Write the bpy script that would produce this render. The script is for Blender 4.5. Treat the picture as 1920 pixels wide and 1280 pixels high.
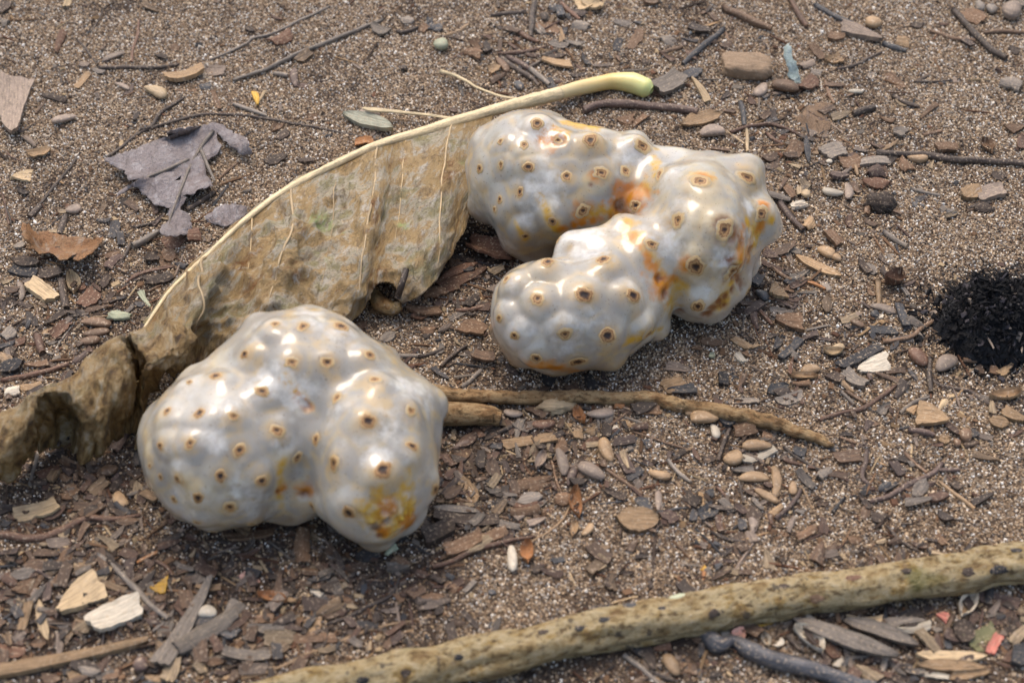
import bpy, bmesh, math, random
import numpy as np
from mathutils import Vector, Matrix, noise as mnoise
from mathutils.bvhtree import BVHTree
from mathutils.geometry import delaunay_2d_cdt

random.seed(7); rng = np.random.default_rng(7)
scene = bpy.context.scene
for o in list(bpy.data.objects): bpy.data.objects.remove(o)
COL = scene.collection
CM = 0.01                                  # everything below is measured in centimetres

# ------------------------------------------------------------------ camera
LENS, DIST, PITCH = 60.0, 53.3, math.radians(45)
cam_d = bpy.data.cameras.new('camera'); cam = bpy.data.objects.new('camera', cam_d); COL.objects.link(cam)
CAM = np.array([0, -DIST*math.cos(PITCH), DIST*math.sin(PITCH)])
cam.location = Vector(CAM)*CM; cam.rotation_euler = (math.pi/2-PITCH, 0, 0)
cam_d.lens = LENS; cam_d.sensor_width = 36; cam_d.clip_start = 0.01; cam_d.clip_end = 50
cam_d.dof.use_dof = True; cam_d.dof.focus_distance = 0.555; cam_d.dof.aperture_fstop = 15
scene.camera = cam
# ------------------------------------------------------------------ sky and soft sun
SUN_EL, SUN_AZ = math.radians(62), math.radians(-18)     # azimuth from +Y (behind the fruits), clockwise
world = bpy.data.worlds.new('World'); scene.world = world; world.use_nodes = True
wn = world.node_tree; bg = wn.nodes['Background']
sky = wn.nodes.new('ShaderNodeTexSky'); sky.sky_type = 'NISHITA'; sky.sun_disc = False
sky.sun_elevation = SUN_EL; sky.sun_rotation = SUN_AZ; sky.air_density = 1.0; sky.dust_density = 4.0; sky.ozone_density = .6
wn.links.new(sky.outputs[0], bg.inputs[0]); bg.inputs[1].default_value = 0.15
sun_d = bpy.data.lights.new('sun', 'SUN'); sun_d.energy = .5; sun_d.angle = math.radians(24); sun_d.color = (1, .97, .94)
sun = bpy.data.objects.new('sun', sun_d); COL.objects.link(sun)
sd = Vector((math.sin(SUN_AZ)*math.cos(SUN_EL), math.cos(SUN_AZ)*math.cos(SUN_EL), math.sin(SUN_EL)))
sun.rotation_euler = sd.to_track_quat('Z', 'Y').to_euler(); sun.location = sd*2
scene.view_settings.view_transform = 'Standard'; scene.view_settings.look = 'None'
scene.view_settings.exposure = 1.02; scene.view_settings.gamma = 1
scene.view_settings.use_white_balance = True; scene.view_settings.white_balance_temperature = 7000; scene.view_settings.white_balance_tint = 10   # camera set for open shade
scene.view_settings.use_curve_mapping = False
scene.render.engine = 'CYCLES'
scene.cycles.use_denoising = True; scene.cycles.denoiser = 'OPENIMAGEDENOISE'
scene.cycles.max_bounces = 6; scene.cycles.diffuse_bounces = 3; scene.cycles.glossy_bounces = 2
scene.cycles.caustics_reflective = False; scene.cycles.caustics_refractive = False

# ------------------------------------------------------------------ helpers
FW = np.array([0, math.cos(PITCH), -math.sin(PITCH)]); UP = np.array([0, math.sin(PITCH), math.cos(PITCH)])
def ray(x, y):
    k = 36/LENS/1920
    return FW + np.array([(x-960)*k, 0, 0]) + (640-y)*k*UP
def P(x, y, h=0.0):                        # point of the place at height h seen in that direction
    r = ray(x, y); t = (h-CAM[2])/r[2]
    return CAM + r*t
def pxcm(x, y, h=0.0):
    return 1920*LENS/36/np.dot(P(x, y, h)-CAM, FW)
def px_of(p):
    d = np.asarray(p)-CAM; z = d@FW; k = 1920*LENS/36/z
    return 960+d[0]*k, 640-(d@UP)*k
def nz(x, y, z=0.0): return mnoise.noise(Vector((x, y, z)))
def ground(x, y):
    return .16*nz(x*.16, y*.16, 3.1)+.07*nz(x*.55, y*.55, 7.7)+.03*nz(x*1.9, y*1.9, 1.3)

def tag(o, label=None, cat=None, group=None, kind=None):
    if label: o['label'] = label
    if cat: o['category'] = cat
    if group: o['group'] = group
    if kind: o['kind'] = kind
    return o
def mesh_obj(name, V, F, mat, parent=None, loc=(0, 0, 0), smooth=True, uv=None, rotz=0.0):
    """V in cm relative to loc; one mesh object"""
    me = bpy.data.meshes.new(name)
    V = np.asarray(V, float)*CM
    me.from_pydata(V.tolist(), [], F)
    if uv is not None:
        l = me.uv_layers.new(name='uv'); idx = np.empty(len(me.loops), int); me.loops.foreach_get('vertex_index', idx)
        l.data.foreach_set('uv', np.asarray(uv, np.float32)[idx].ravel())
    if smooth: me.polygons.foreach_set('use_smooth', [True]*len(me.polygons))
    me.update(); me.validate()
    o = bpy.data.objects.new(name, me); COL.objects.link(o)
    if mat: me.materials.append(mat)
    o.location = Vector(loc)*CM; o.rotation_euler = (0, 0, rotz)
    if parent: o.parent = parent
    return o
def empty(name, loc):
    o = bpy.data.objects.new(name, None); COL.objects.link(o); o.location = Vector(loc)*CM; o.empty_display_size = .01
    return o
def color_attr(o, name, C):
    a = o.data.color_attributes.new(name, 'FLOAT_COLOR', 'POINT')
    C = np.asarray(C, np.float32)
    if C.shape[1] == 3: C = np.hstack([C, np.ones((len(C), 1), np.float32)])
    a.data.foreach_set('color', C.ravel())
def float_attr(o, name, v):
    a = o.data.attributes.new(name, 'FLOAT', 'POINT'); a.data.foreach_set('value', np.asarray(v, np.float32))

def catmull(pts, n):
    pts = np.asarray(pts, float); k = len(pts)
    if k == 2:
        t = np.linspace(0, 1, n)[:, None]; return pts[0]*(1-t)+pts[1]*t
    e = np.vstack([2*pts[0]-pts[1], pts, 2*pts[-1]-pts[-2]])
    out = []
    for s in np.linspace(0, k-1, n):
        i = min(int(s), k-2); t = s-i; p0, p1, p2, p3 = e[i:i+4]
        out.append(.5*((2*p1)+(p2-p0)*t+(2*p0-5*p1+4*p2-p3)*t*t+(3*p1-p0-3*p2+p3)*t**3))
    return np.array(out)

def tube(pts, radii, segs=8, n=None, wob=.0, rough=.0, seed=0, flat=1.0, cap='flat'):
    """tapered tube; returns V, F, uv (uv in cm along and round)"""
    n = n or max(4, 4*len(pts)); C = catmull(pts, n)
    R = np.interp(np.linspace(0, 1, n), np.linspace(0, 1, len(radii)), radii)
    if wob:
        L0 = np.concatenate([[0], np.cumsum(np.linalg.norm(np.diff(C, axis=0), axis=1))])
        for i in range(n):
            s = L0[i]*(.9 if R[i] < .3 else .45); C[i] += wob*np.array([nz(s, seed), nz(s, seed+9), .3*nz(s, seed+5)])+.3*wob*np.array([nz(s*3, seed+20), nz(s*3, seed+29), 0])
    T = np.gradient(C, axis=0); T /= np.linalg.norm(T, axis=1)[:, None]+1e-9
    V, UVs, F = [], [], []
    L = np.concatenate([[0], np.cumsum(np.linalg.norm(np.diff(C, axis=0), axis=1))])
    for i in range(n):
        b = np.cross(T[i], [0, 0, 1]); nb = np.linalg.norm(b); b = b/nb if nb > 1e-3 else np.array([1., 0, 0])
        u = np.cross(b, T[i])
        for j in range(segs):
            a = 2*math.pi*j/segs
            rr = R[i]*(1+rough*(nz(L[i]*.35/max(R[i], .1), 1.6*math.cos(a)+seed, 1.6*math.sin(a))+.5*nz(L[i]*.9/max(R[i], .1), 2.6*math.cos(a)+seed, 2.6*math.sin(a))))
            V.append(C[i]+b*math.cos(a)*rr+u*math.sin(a)*rr*flat); UVs.append((L[i]+seed*3.7, j/segs*2*math.pi*R[i]))
    for i in range(n-1):
        for j in range(segs):
            k = (j+1) % segs
            F.append((i*segs+j, (i+1)*segs+j, (i+1)*segs+k, i*segs+k))
    for e, i in ((0, 0), (1, n-1)):
        c = len(V); V.append(C[i]+T[i]*(.35 if cap == 'round' else .08)*R[i]*(1 if e else -1)); UVs.append((L[i]+seed*3.7, 0))
        for j in range(segs):
            k = (j+1) % segs
            F.append((i*segs+j, i*segs+k, c) if e else (i*segs+k, i*segs+j, c))
    return np.array(V), F, np.array(UVs)

# ------------------------------------------------------------------ materials
def lin(c):
    c = np.asarray(c, float)/255
    return np.where(c <= .04045, c/12.92, ((c+.055)/1.055)**2.4)
def new_mat(name):
    m = bpy.data.materials.new(name); m.use_nodes = True; nt = m.node_tree
    return m, nt, nt.nodes['Principled BSDF']
def N(nt, typ, **kw):
    n = nt.nodes.new(typ)
    for k, v in kw.items(): setattr(n, k, v)
    return n
def ramp(nt, fac, stops, interp='LINEAR'):
    r = N(nt, 'ShaderNodeValToRGB'); r.color_ramp.interpolation = interp; e = r.color_ramp.elements
    while len(e) < len(stops): e.new(.5)
    for i, (p, c) in enumerate(stops):
        e[i].position = p; e[i].color = (*c, 1) if len(c) == 3 else c
    nt.links.new(fac, r.inputs[0]); return r.outputs[0]
def mixc(nt, f, a, b, mode='MIX'):
    m = N(nt, 'ShaderNodeMix', data_type='RGBA', blend_type=mode)
    for s, v in ((m.inputs[0], f), (m.inputs[6], a), (m.inputs[7], b)):
        if hasattr(v, 'links'): nt.links.new(v, s)
        elif isinstance(v, (int, float)): s.default_value = v
        else: s.default_value = (*v, 1)
    return m.outputs[2]
def mrange(nt, v, a, b, c=0.0, d=1.0):
    m = N(nt, 'ShaderNodeMapRange'); m.inputs[1].default_value = a; m.inputs[2].default_value = b
    m.inputs[3].default_value = c; m.inputs[4].default_value = d; nt.links.new(v, m.inputs[0]); return m.outputs[0]
def tex_noise(nt, vec, scale, detail=4, rough=.55, sc=None):
    if sc is not None:
        mp = N(nt, 'ShaderNodeMapping'); mp.inputs['Scale'].default_value = sc; nt.links.new(vec, mp.inputs[0]); vec = mp.outputs[0]
    t = N(nt, 'ShaderNodeTexNoise'); t.inputs['Scale'].default_value = scale; t.inputs['Detail'].default_value = detail
    t.inputs['Roughness'].default_value = rough; nt.links.new(vec, t.inputs['Vector']); return t.outputs['Fac']
def bump(nt, b, h, strength, dist):
    n = N(nt, 'ShaderNodeBump'); n.inputs['Strength'].default_value = strength; n.inputs['Distance'].default_value = dist*CM
    nt.links.new(h, n.inputs['Height']); nt.links.new(n.outputs[0], b.inputs['Normal']); return n

def wood_mat(name, c, rough=.75, fib=14, contrast=.6, spec=.3):
    m, nt, b = new_mat(name)
    uv = N(nt, 'ShaderNodeUVMap', uv_map='uv').outputs[0]; oi = N(nt, 'ShaderNodeObjectInfo').outputs['Random']
    f = tex_noise(nt, uv, 1.0, 5, .65, (1.6, fib, 1)); g = tex_noise(nt, uv, 3.2, 4, .6)
    c = np.asarray(c)
    base = ramp(nt, f, [(.25, c*(1-contrast)), (.5, c), (.78, np.minimum(c*(1+contrast*.75)+.01, .85))])
    base = mixc(nt, mrange(nt, g, .52, .72, 0, .55), base, c*.42+.004)
    base = mixc(nt, mrange(nt, tex_noise(nt, uv, 11, 3, .6), .56, .66, 0, .7), base, (.40, .31, .215))   # sand dust
    hsv = N(nt, 'ShaderNodeHueSaturation'); nt.links.new(base, hsv.inputs['Color']); nt.links.new(mrange(nt, oi, 0, 1, .72, 1.3), hsv.inputs['Value'])
    hsv.inputs['Saturation'].default_value = 1
    nt.links.new(hsv.outputs[0], b.inputs['Base Color']); b.inputs['Roughness'].default_value = rough
    b.inputs['Specular IOR Level'].default_value = spec
    bump(nt, b, f, .8, .06); return m
PAL = dict(dk=(66, 55, 47), gr=(118, 109, 99), bl=(70, 70, 71), br=(106, 82, 62), rd=(98, 71, 55), pu=(88, 71, 63), tn=(146, 120, 90),
           lt=(170, 148, 116), wh=(182, 172, 154), bk=(46, 45, 46), gy=(130, 115, 102), gn=(158, 162, 136), yl=(190, 148, 64), pa=(150, 150, 132),
           pk=(206, 160, 140), re=(164, 100, 86), gl=(122, 120, 84), **{'or': (152, 106, 68)})
WORD = dict(dk='dark brown', gr='grey', bl='blue-grey', br='brown', rd='reddish brown', pu='purplish', tn='tan', lt='pale straw-coloured', wh='whitish',
            bk='black', gy='grey-brown', gn='pale greenish', yl='yellow', pa='weathered pale', pk='pink', re='red', gl='mossy green', **{'or': 'orange-brown'})
MATS = {}
def M(col, cls='wood'):
    k = col+cls
    if k not in MATS:
        c = lin(PAL[col])
        if cls == 'seed': MATS[k] = wood_mat('seed_coat_'+WORD[col], c, .55, 6, .5, .4)
        elif cls == 'twig': MATS[k] = wood_mat('twig_bark_'+WORD[col], c, .6, 6, .5, .45)
        else: MATS[k] = wood_mat('dead_wood_'+WORD[col], c, .72, 14, .6, .35)
    return MATS[k]
# ------------------------------------------------------------------ ground sheet and sand grains
xs = np.unique(np.concatenate([[-400, -200, -100, -60, -40, -31], np.linspace(-26, 26, 209), [31, 40, 60, 100, 200, 400]]))
ys = np.unique(np.concatenate([[-400, -200, -100, -60, -36, -26], np.linspace(-20, 28, 193), [33, 42, 60, 100, 200, 400]]))
nx, ny = len(xs), len(ys)
GV = np.array([(x, y, ground(x, y)) for y in ys for x in xs])
GF = [(j*nx+i, j*nx+i+1, (j+1)*nx+i+1, (j+1)*nx+i) for j in range(ny-1) for i in range(nx-1)]
def sstep(a, b, x): t = np.clip((x-a)/(b-a), 0, 1); return t*t*(3-2*t)
char_c = [P(1850, 575), P(1900, 640), P(1800, 560), P(1960, 600)]
def char_at(x, y):
    d = min(math.hypot(x-c[0], (y-c[1])*.9)-(.9, .8, .4, 1.9)[i] for i, c in enumerate(char_c))
    return float(sstep(.9, -.2, d+.8*nz(x*.8, y*.8, 4)+.7*nz(x*2.5, y*2.5, 9)))
dirt_px = [(120, 1150, 3.4), (420, 1120, 3.0), (700, 1100, 2.6), (900, 880, 2.4), (1000, 830, 1.6), (1650, 1230, 2.4), (900, 450, 1.6), (150, 900, 2.6), (1390, 850, 1.2),
           (870, 960, 1.6), (1250, 1240, 2), (860, 500, 1.5), (1120, 1230, 2.0), (1650, 380, .6)]
dirt_c = [(P(a, b), r) for a, b, r in dirt_px]
def dirt_at(x, y):
    v = max(float(sstep(r*1.25, r*.3, math.hypot(x-c[0], y-c[1]))) for c, r in dirt_c)
    n = nz(x*.35, y*.35, 2)+.6*nz(x*1.3, y*1.3, 5)
    return min(1, max(0, .03+v*(.95+.6*n)+max(0, n-.18)*1.3))
def in_view(x, y):
    a, b = px_of((x, y, 0)); return -140 < a < 2060 and -110 < b < 1390
inner = (np.abs(GV[:, 0]) < 26.1) & (GV[:, 1] > -20.1) & (GV[:, 1] < 28.1)
charv = np.array([char_at(v[0], v[1]) if k else 0 for v, k in zip(GV, inner)])
dirtv = np.array([dirt_at(v[0], v[1]) if k else .2 for v, k in zip(GV, inner)])
dens = np.array([(1.0 if in_view(v[0], v[1]) else .3) if k else 0.0 for v, k in zip(GV, inner)])

def sand_ramp(nt, r):
    return ramp(nt, r, [(0, (.04, .026, .018)), (.15, (.13, .088, .058)), (.28, (.27, .18, .108)), (.45, (.44, .315, .195)), (.66, (.59, .46, .315)),
                        (.81, (.22, .20, .18)), (.875, (.68, .60, .49)), (.94, (.84, .80, .72))], 'CONSTANT')
m_soil, nt, b = new_mat('sandy_soil')
geo = N(nt, 'ShaderNodeNewGeometry').outputs['Position']
vor = N(nt, 'ShaderNodeTexVoronoi'); vor.inputs['Scale'].default_value = 1300; nt.links.new(geo, vor.inputs['Vector'])
sep = N(nt, 'ShaderNodeSeparateColor'); nt.links.new(vor.outputs['Color'], sep.inputs[0])
c0 = sand_ramp(nt, sep.outputs[0])
c0 = mixc(nt, .7, c0, (.075, .052, .036))  # soil colour darkened to paint shadow into the gaps between grains
a1 = N(nt, 'ShaderNodeAttribute', attribute_name='dirt').outputs['Fac']; a2 = N(nt, 'ShaderNodeAttribute', attribute_name='char').outputs['Fac']
c0 = mixc(nt, mrange(nt, a1, 0, 1, 0, .75), c0, (.045, .03, .022)); c0 = mixc(nt, mrange(nt, a2, 0, 1, 0, .96), c0, (.008, .008, .009))
nt.links.new(c0, b.inputs['Base Color']); b.inputs['Roughness'].default_value = .9; b.inputs['Specular IOR Level'].default_value = .2
bump(nt, b, vor.outputs['Distance'], 1, .05)
g = mesh_obj('ground', GV, GF, m_soil); tag(g, 'coarse brown sandy ground under the fallen fruits', kind='structure')
float_attr(g, 'char', charv); float_attr(g, 'dirt', dirtv)

m_grain, nt, b = new_mat('sand_grain')
oi = N(nt, 'ShaderNodeObjectInfo').outputs['Random']
c0 = sand_ramp(nt, oi)
a1 = N(nt, 'ShaderNodeAttribute', attribute_name='dirt', attribute_type='INSTANCER').outputs['Fac']
a2 = N(nt, 'ShaderNodeAttribute', attribute_name='char', attribute_type='INSTANCER').outputs['Fac']
mul = N(nt, 'ShaderNodeMath', operation='MULTIPLY'); mul.inputs[1].default_value = 57.3; nt.links.new(oi, mul.inputs[0])
fr = N(nt, 'ShaderNodeMath', operation='FRACT'); nt.links.new(mul.outputs[0], fr.inputs[0])
gt = N(nt, 'ShaderNodeMath', operation='LESS_THAN'); nt.links.new(fr.outputs[0], gt.inputs[0])
ds = N(nt, 'ShaderNodeMath', operation='MULTIPLY'); ds.inputs[1].default_value = .62; nt.links.new(a1, ds.inputs[0]); nt.links.new(ds.outputs[0], gt.inputs[1])
c0 = mixc(nt, gt.outputs[0], c0, (.055, .036, .026))
gt2 = N(nt, 'ShaderNodeMath', operation='LESS_THAN'); nt.links.new(fr.outputs[0], gt2.inputs[0])
ds2 = N(nt, 'ShaderNodeMath', operation='MULTIPLY'); ds2.inputs[1].default_value = .985; nt.links.new(a2, ds2.inputs[0]); nt.links.new(ds2.outputs[0], gt2.inputs[1])
c0 = mixc(nt, gt2.outputs[0], c0, (.007, .007, .008))
nt.links.new(c0, b.inputs['Base Color']); b.inputs['Roughness'].default_value = .55; b.inputs['Specular IOR Level'].default_value = .4

def grain_nodes(name, density, seed, smin, smax):
    ng = bpy.data.node_groups.new(name, 'GeometryNodeTree')
    ng.interface.new_socket('Geometry', in_out='INPUT', socket_type='NodeSocketGeometry')
    ng.interface.new_socket('Geometry', in_out='OUTPUT', socket_type='NodeSocketGeometry')
    gi = ng.nodes.new('NodeGroupInput'); go = ng.nodes.new('NodeGroupOutput'); L = ng.links.new
    dp = ng.nodes.new('GeometryNodeDistributePointsOnFaces'); dp.distribute_method = 'RANDOM'; dp.inputs['Seed'].default_value = seed
    at = ng.nodes.new('GeometryNodeInputNamedAttribute'); at.data_type = 'FLOAT'; at.inputs[0].default_value = 'dens'
    mu = ng.nodes.new('ShaderNodeMath'); mu.operation = 'MULTIPLY'; mu.inputs[1].default_value = density; L(at.outputs[0], mu.inputs[0])
    L(gi.outputs[0], dp.inputs['Mesh']); L(mu.outputs[0], dp.inputs['Density'])
    ico = ng.nodes.new('GeometryNodeMeshIcoSphere'); ico.inputs['Radius'].default_value = .5*CM; ico.inputs['Subdivisions'].default_value = 1
    sm = ng.nodes.new('GeometryNodeSetMaterial'); sm.inputs['Material'].default_value = m_grain; L(ico.outputs[0], sm.inputs[0])
    rr = ng.nodes.new('FunctionNodeRandomValue'); rr.data_type = 'FLOAT_VECTOR'; rr.inputs[0].default_value = (0, 0, 0); rr.inputs[1].default_value = (6.28, 6.28, 6.28)
    rs = ng.nodes.new('FunctionNodeRandomValue'); rs.data_type = 'FLOAT_VECTOR'; rs.inputs[0].default_value = (smin, smin*.8, smin*.7); rs.inputs[1].default_value = (smax, smax*.8, smax*.65)
    rs.inputs['Seed'].default_value = 3
    ip = ng.nodes.new('GeometryNodeInstanceOnPoints')
    L(dp.outputs[0], ip.inputs['Points']); L(sm.outputs[0], ip.inputs['Instance']); L(rr.outputs[0], ip.inputs['Rotation']); L(rs.outputs[0], ip.inputs['Scale'])
    L(ip.outputs[0], go.inputs[0]); return ng
k = inner
idx = -np.ones(len(GV), int); idx[k] = np.arange(k.sum())
SF = [tuple(int(idx[i]) for i in f) for f in GF if all(k[i] for i in f)]
for nm, den, sd_, s0, s1, lb in (('sand_grains', 200, 1, .04, .108, 'fine beige and brown sand grains covering the ground'),
                                 ('coarse_grit', 4, 2, .10, .18, 'scattered coarse pale and dark grit on the sand')):
    s = mesh_obj(nm, GV[k]+[0, 0, .012], SF, m_grain); tag(s, lb, 'sand' if sd_ == 1 else 'grit', kind='stuff')
    float_attr(s, 'dens', dens[k]); float_attr(s, 'char', charv[k]); float_attr(s, 'dirt', dirtv[k])
    md = s.modifiers.new('grains', 'NODES'); md.node_group = grain_nodes(nm, den*1e4, sd_, s0, s1)
# ------------------------------------------------------------------ the two fruits
def surface_nets(f, org, h):
    ins = f < 0; nx, ny, nz_ = f.shape
    c = [ins[i:nx-1+i, j:ny-1+j, k:nz_-1+k] for i in (0, 1) for j in (0, 1) for k in (0, 1)]
    s = sum(x.astype(np.int8) for x in c); act = (s > 0) & (s < 8)
    ci, cj, ck = np.nonzero(act); n = len(ci)
    cid = -np.ones(act.shape, int); cid[ci, cj, ck] = np.arange(n)
    acc = np.zeros((n, 3)); cnt = np.zeros(n)
    for ax in range(3):
        for a in (0, 1):
            for b in (0, 1):
                o = [0, 0, 0]; oth = [q for q in range(3) if q != ax]; o[oth[0]] = a; o[oth[1]] = b
                e = list(o); e[ax] = 1
                f0 = f[ci+o[0], cj+o[1], ck+o[2]]; f1 = f[ci+e[0], cj+e[1], ck+e[2]]
                m = (f0 < 0) != (f1 < 0); t = np.where(m, f0/(f0-f1+1e-12), 0)
                p = np.tile(np.array(o, float), (n, 1)); p[:, ax] = t
                acc[m] += p[m]; cnt[m] += 1
    V = (np.stack([ci, cj, ck], 1)+acc/cnt[:, None])*h+org
    F = []
    for ax in range(3):
        a, b = [(1, 2), (2, 0), (0, 1)][ax]
        sl0 = [slice(None)]*3; sl1 = [slice(None)]*3; sl0[ax] = slice(0, -1); sl1[ax] = slice(1, None)
        m = ins[tuple(sl0)] != ins[tuple(sl1)]; pi = np.argwhere(m)
        ok = (pi[:, a] > 0) & (pi[:, b] > 0) & (pi[:, a] < f.shape[a]-1) & (pi[:, b] < f.shape[b]-1); pi = pi[ok]
        sg = ins[tuple(pi.T)]
        def cc(da, db):
            q = pi.copy(); q[:, a] -= da; q[:, b] -= db; return cid[tuple(q.T)]
        q = np.stack([cc(1, 1), cc(0, 1), cc(0, 0), cc(1, 0)], 1)
        q[~sg] = q[~sg][:, ::-1]; F.append(q)
    return V, np.vstack(F)
def normals(V, F):
    n = np.cross(V[F[:, 2]]-V[F[:, 0]], V[F[:, 3]]-V[F[:, 1]]); out = np.zeros_like(V)
    for k in range(4): np.add.at(out, F[:, k], n)
    return out/(np.linalg.norm(out, axis=1)[:, None]+1e-12)
def relax(V, F, it, a=.5):
    i = np.concatenate([F[:, k] for k in range(4)]); j = np.concatenate([F[:, (k+1) % 4] for k in range(4)])
    cnt = np.bincount(i, minlength=len(V)).astype(float)[:, None]
    for _ in range(it):
        s = np.zeros_like(V); np.add.at(s, i, V[j]); V = V*(1-a)+a*s/cnt
    return V
def nv(V, s, o=0): return np.array([mnoise.fractal(Vector(p*s)+Vector((o, o, o)), .6, 2.1, 3) for p in V])
def rot(yaw, tilt=0, lean=0):
    return np.array(Matrix.Rotation(math.radians(yaw), 3, 'Z') @ Matrix.Rotation(math.radians(tilt), 3, 'Y') @ Matrix.Rotation(math.radians(lean), 3, 'X'))

m_flesh, nt, b = new_mat('fruit_flesh')
ca = N(nt, 'ShaderNodeAttribute', attribute_name='col'); rotf = N(nt, 'ShaderNodeAttribute', attribute_name='rot').outputs['Fac']
fz = N(nt, 'ShaderNodeAttribute', attribute_name='fuzz').outputs['Fac']
geo = N(nt, 'ShaderNodeTexCoord').outputs['Object']
n1 = tex_noise(nt, geo, 90, 5, .6); n2 = tex_noise(nt, geo, 420, 4, .65); n3 = tex_noise(nt, geo, 1500, 2, .5)
nw = tex_noise(nt, geo, 38, 5, .6); c0 = mixc(nt, mrange(nt, nw, .48, .66, 0, .6), ca.outputs['Color'], (.58, .56, .50)); c0 = mixc(nt, rotf, c0, ca.outputs['Color'])
c0 = mixc(nt, mrange(nt, n2, .60, .78, 0, .35), c0, (.36, .28, .17))
c0 = mixc(nt, mrange(nt, n3, .66, .72, 0, .6), c0, (.12, .08, .05))
fm = N(nt, 'ShaderNodeMath', operation='MULTIPLY'); nt.links.new(fz, fm.inputs[0]); nt.links.new(mrange(nt, n2, .35, .6), fm.inputs[1])
c0 = mixc(nt, fm.outputs[0], c0, (.60, .59, .55))
nt.links.new(c0, b.inputs['Base Color'])
rg = N(nt, 'ShaderNodeMath', operation='MAXIMUM'); nt.links.new(mrange(nt, n1, .38, .65, .38, .55), rg.inputs[0])
rg2 = N(nt, 'ShaderNodeMath', operation='MAXIMUM'); nt.links.new(rg.outputs[0], rg2.inputs[0])
mx = N(nt, 'ShaderNodeMath', operation='MULTIPLY'); mx.inputs[1].default_value = .7; nt.links.new(fm.outputs[0], mx.inputs[0]); nt.links.new(mx.outputs[0], rg2.inputs[1])
nt.links.new(rg2.outputs[0], b.inputs['Roughness'])
b.inputs['Subsurface Weight'].default_value = .9; b.inputs['Transmission Weight'].default_value = .13; b.inputs['IOR'].default_value = 1.4; b.inputs['Subsurface Radius'].default_value = (1, .8, .55); b.inputs['Subsurface Scale'].default_value = 1.0*CM
b.inputs['Specular IOR Level'].default_value = .22
hb = N(nt, 'ShaderNodeMath', operation='MULTIPLY_ADD'); nt.links.new(n2, hb.inputs[0]); hb.inputs[1].default_value = .35; nt.links.new(n1, hb.inputs[2])
b.inputs['Coat Weight'].default_value = 1.0; b.inputs['Coat Roughness'].default_value = .06
bump(nt, b, hb.outputs[0], .07, .08)

m_eye, nt, b = new_mat('fruit_eye')
uv = N(nt, 'ShaderNodeUVMap', uv_map='uv').outputs[0]; sx = N(nt, 'ShaderNodeSeparateXYZ'); nt.links.new(uv, sx.inputs[0])
geo = N(nt, 'ShaderNodeTexCoord').outputs['Object']; oi = N(nt, 'ShaderNodeObjectInfo').outputs['Random']
nn = tex_noise(nt, geo, 700, 4, .65)
ad = N(nt, 'ShaderNodeMath', operation='MULTIPLY_ADD'); nt.links.new(mrange(nt, nn, .25, .75, -1, 1), ad.inputs[0]); ad.inputs[1].default_value = .17; nt.links.new(sx.outputs[0], ad.inputs[2])
ad2 = N(nt, 'ShaderNodeMath', operation='ADD'); nt.links.new(ad.outputs[0], ad2.inputs[0]); nt.links.new(mrange(nt, oi, 0, 1, -.12, .20), ad2.inputs[1])
c0 = ramp(nt, ad2.outputs[0], [(.14, (.018, .009, .006)), (.27, (.10, .042, .016)), (.40, (.36, .21, .085)), (.54, (.17, .075, .025)), (.64, (.46, .31, .15)), (.80, (.41, .285, .13)), (.98, (.38, .315, .215))])
nt.links.new(c0, b.inputs['Base Color']); b.inputs['Roughness'].default_value = .5; b.inputs['Specular IOR Level'].default_value = .4
bump(nt, b, nn, .8, .04)

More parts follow.
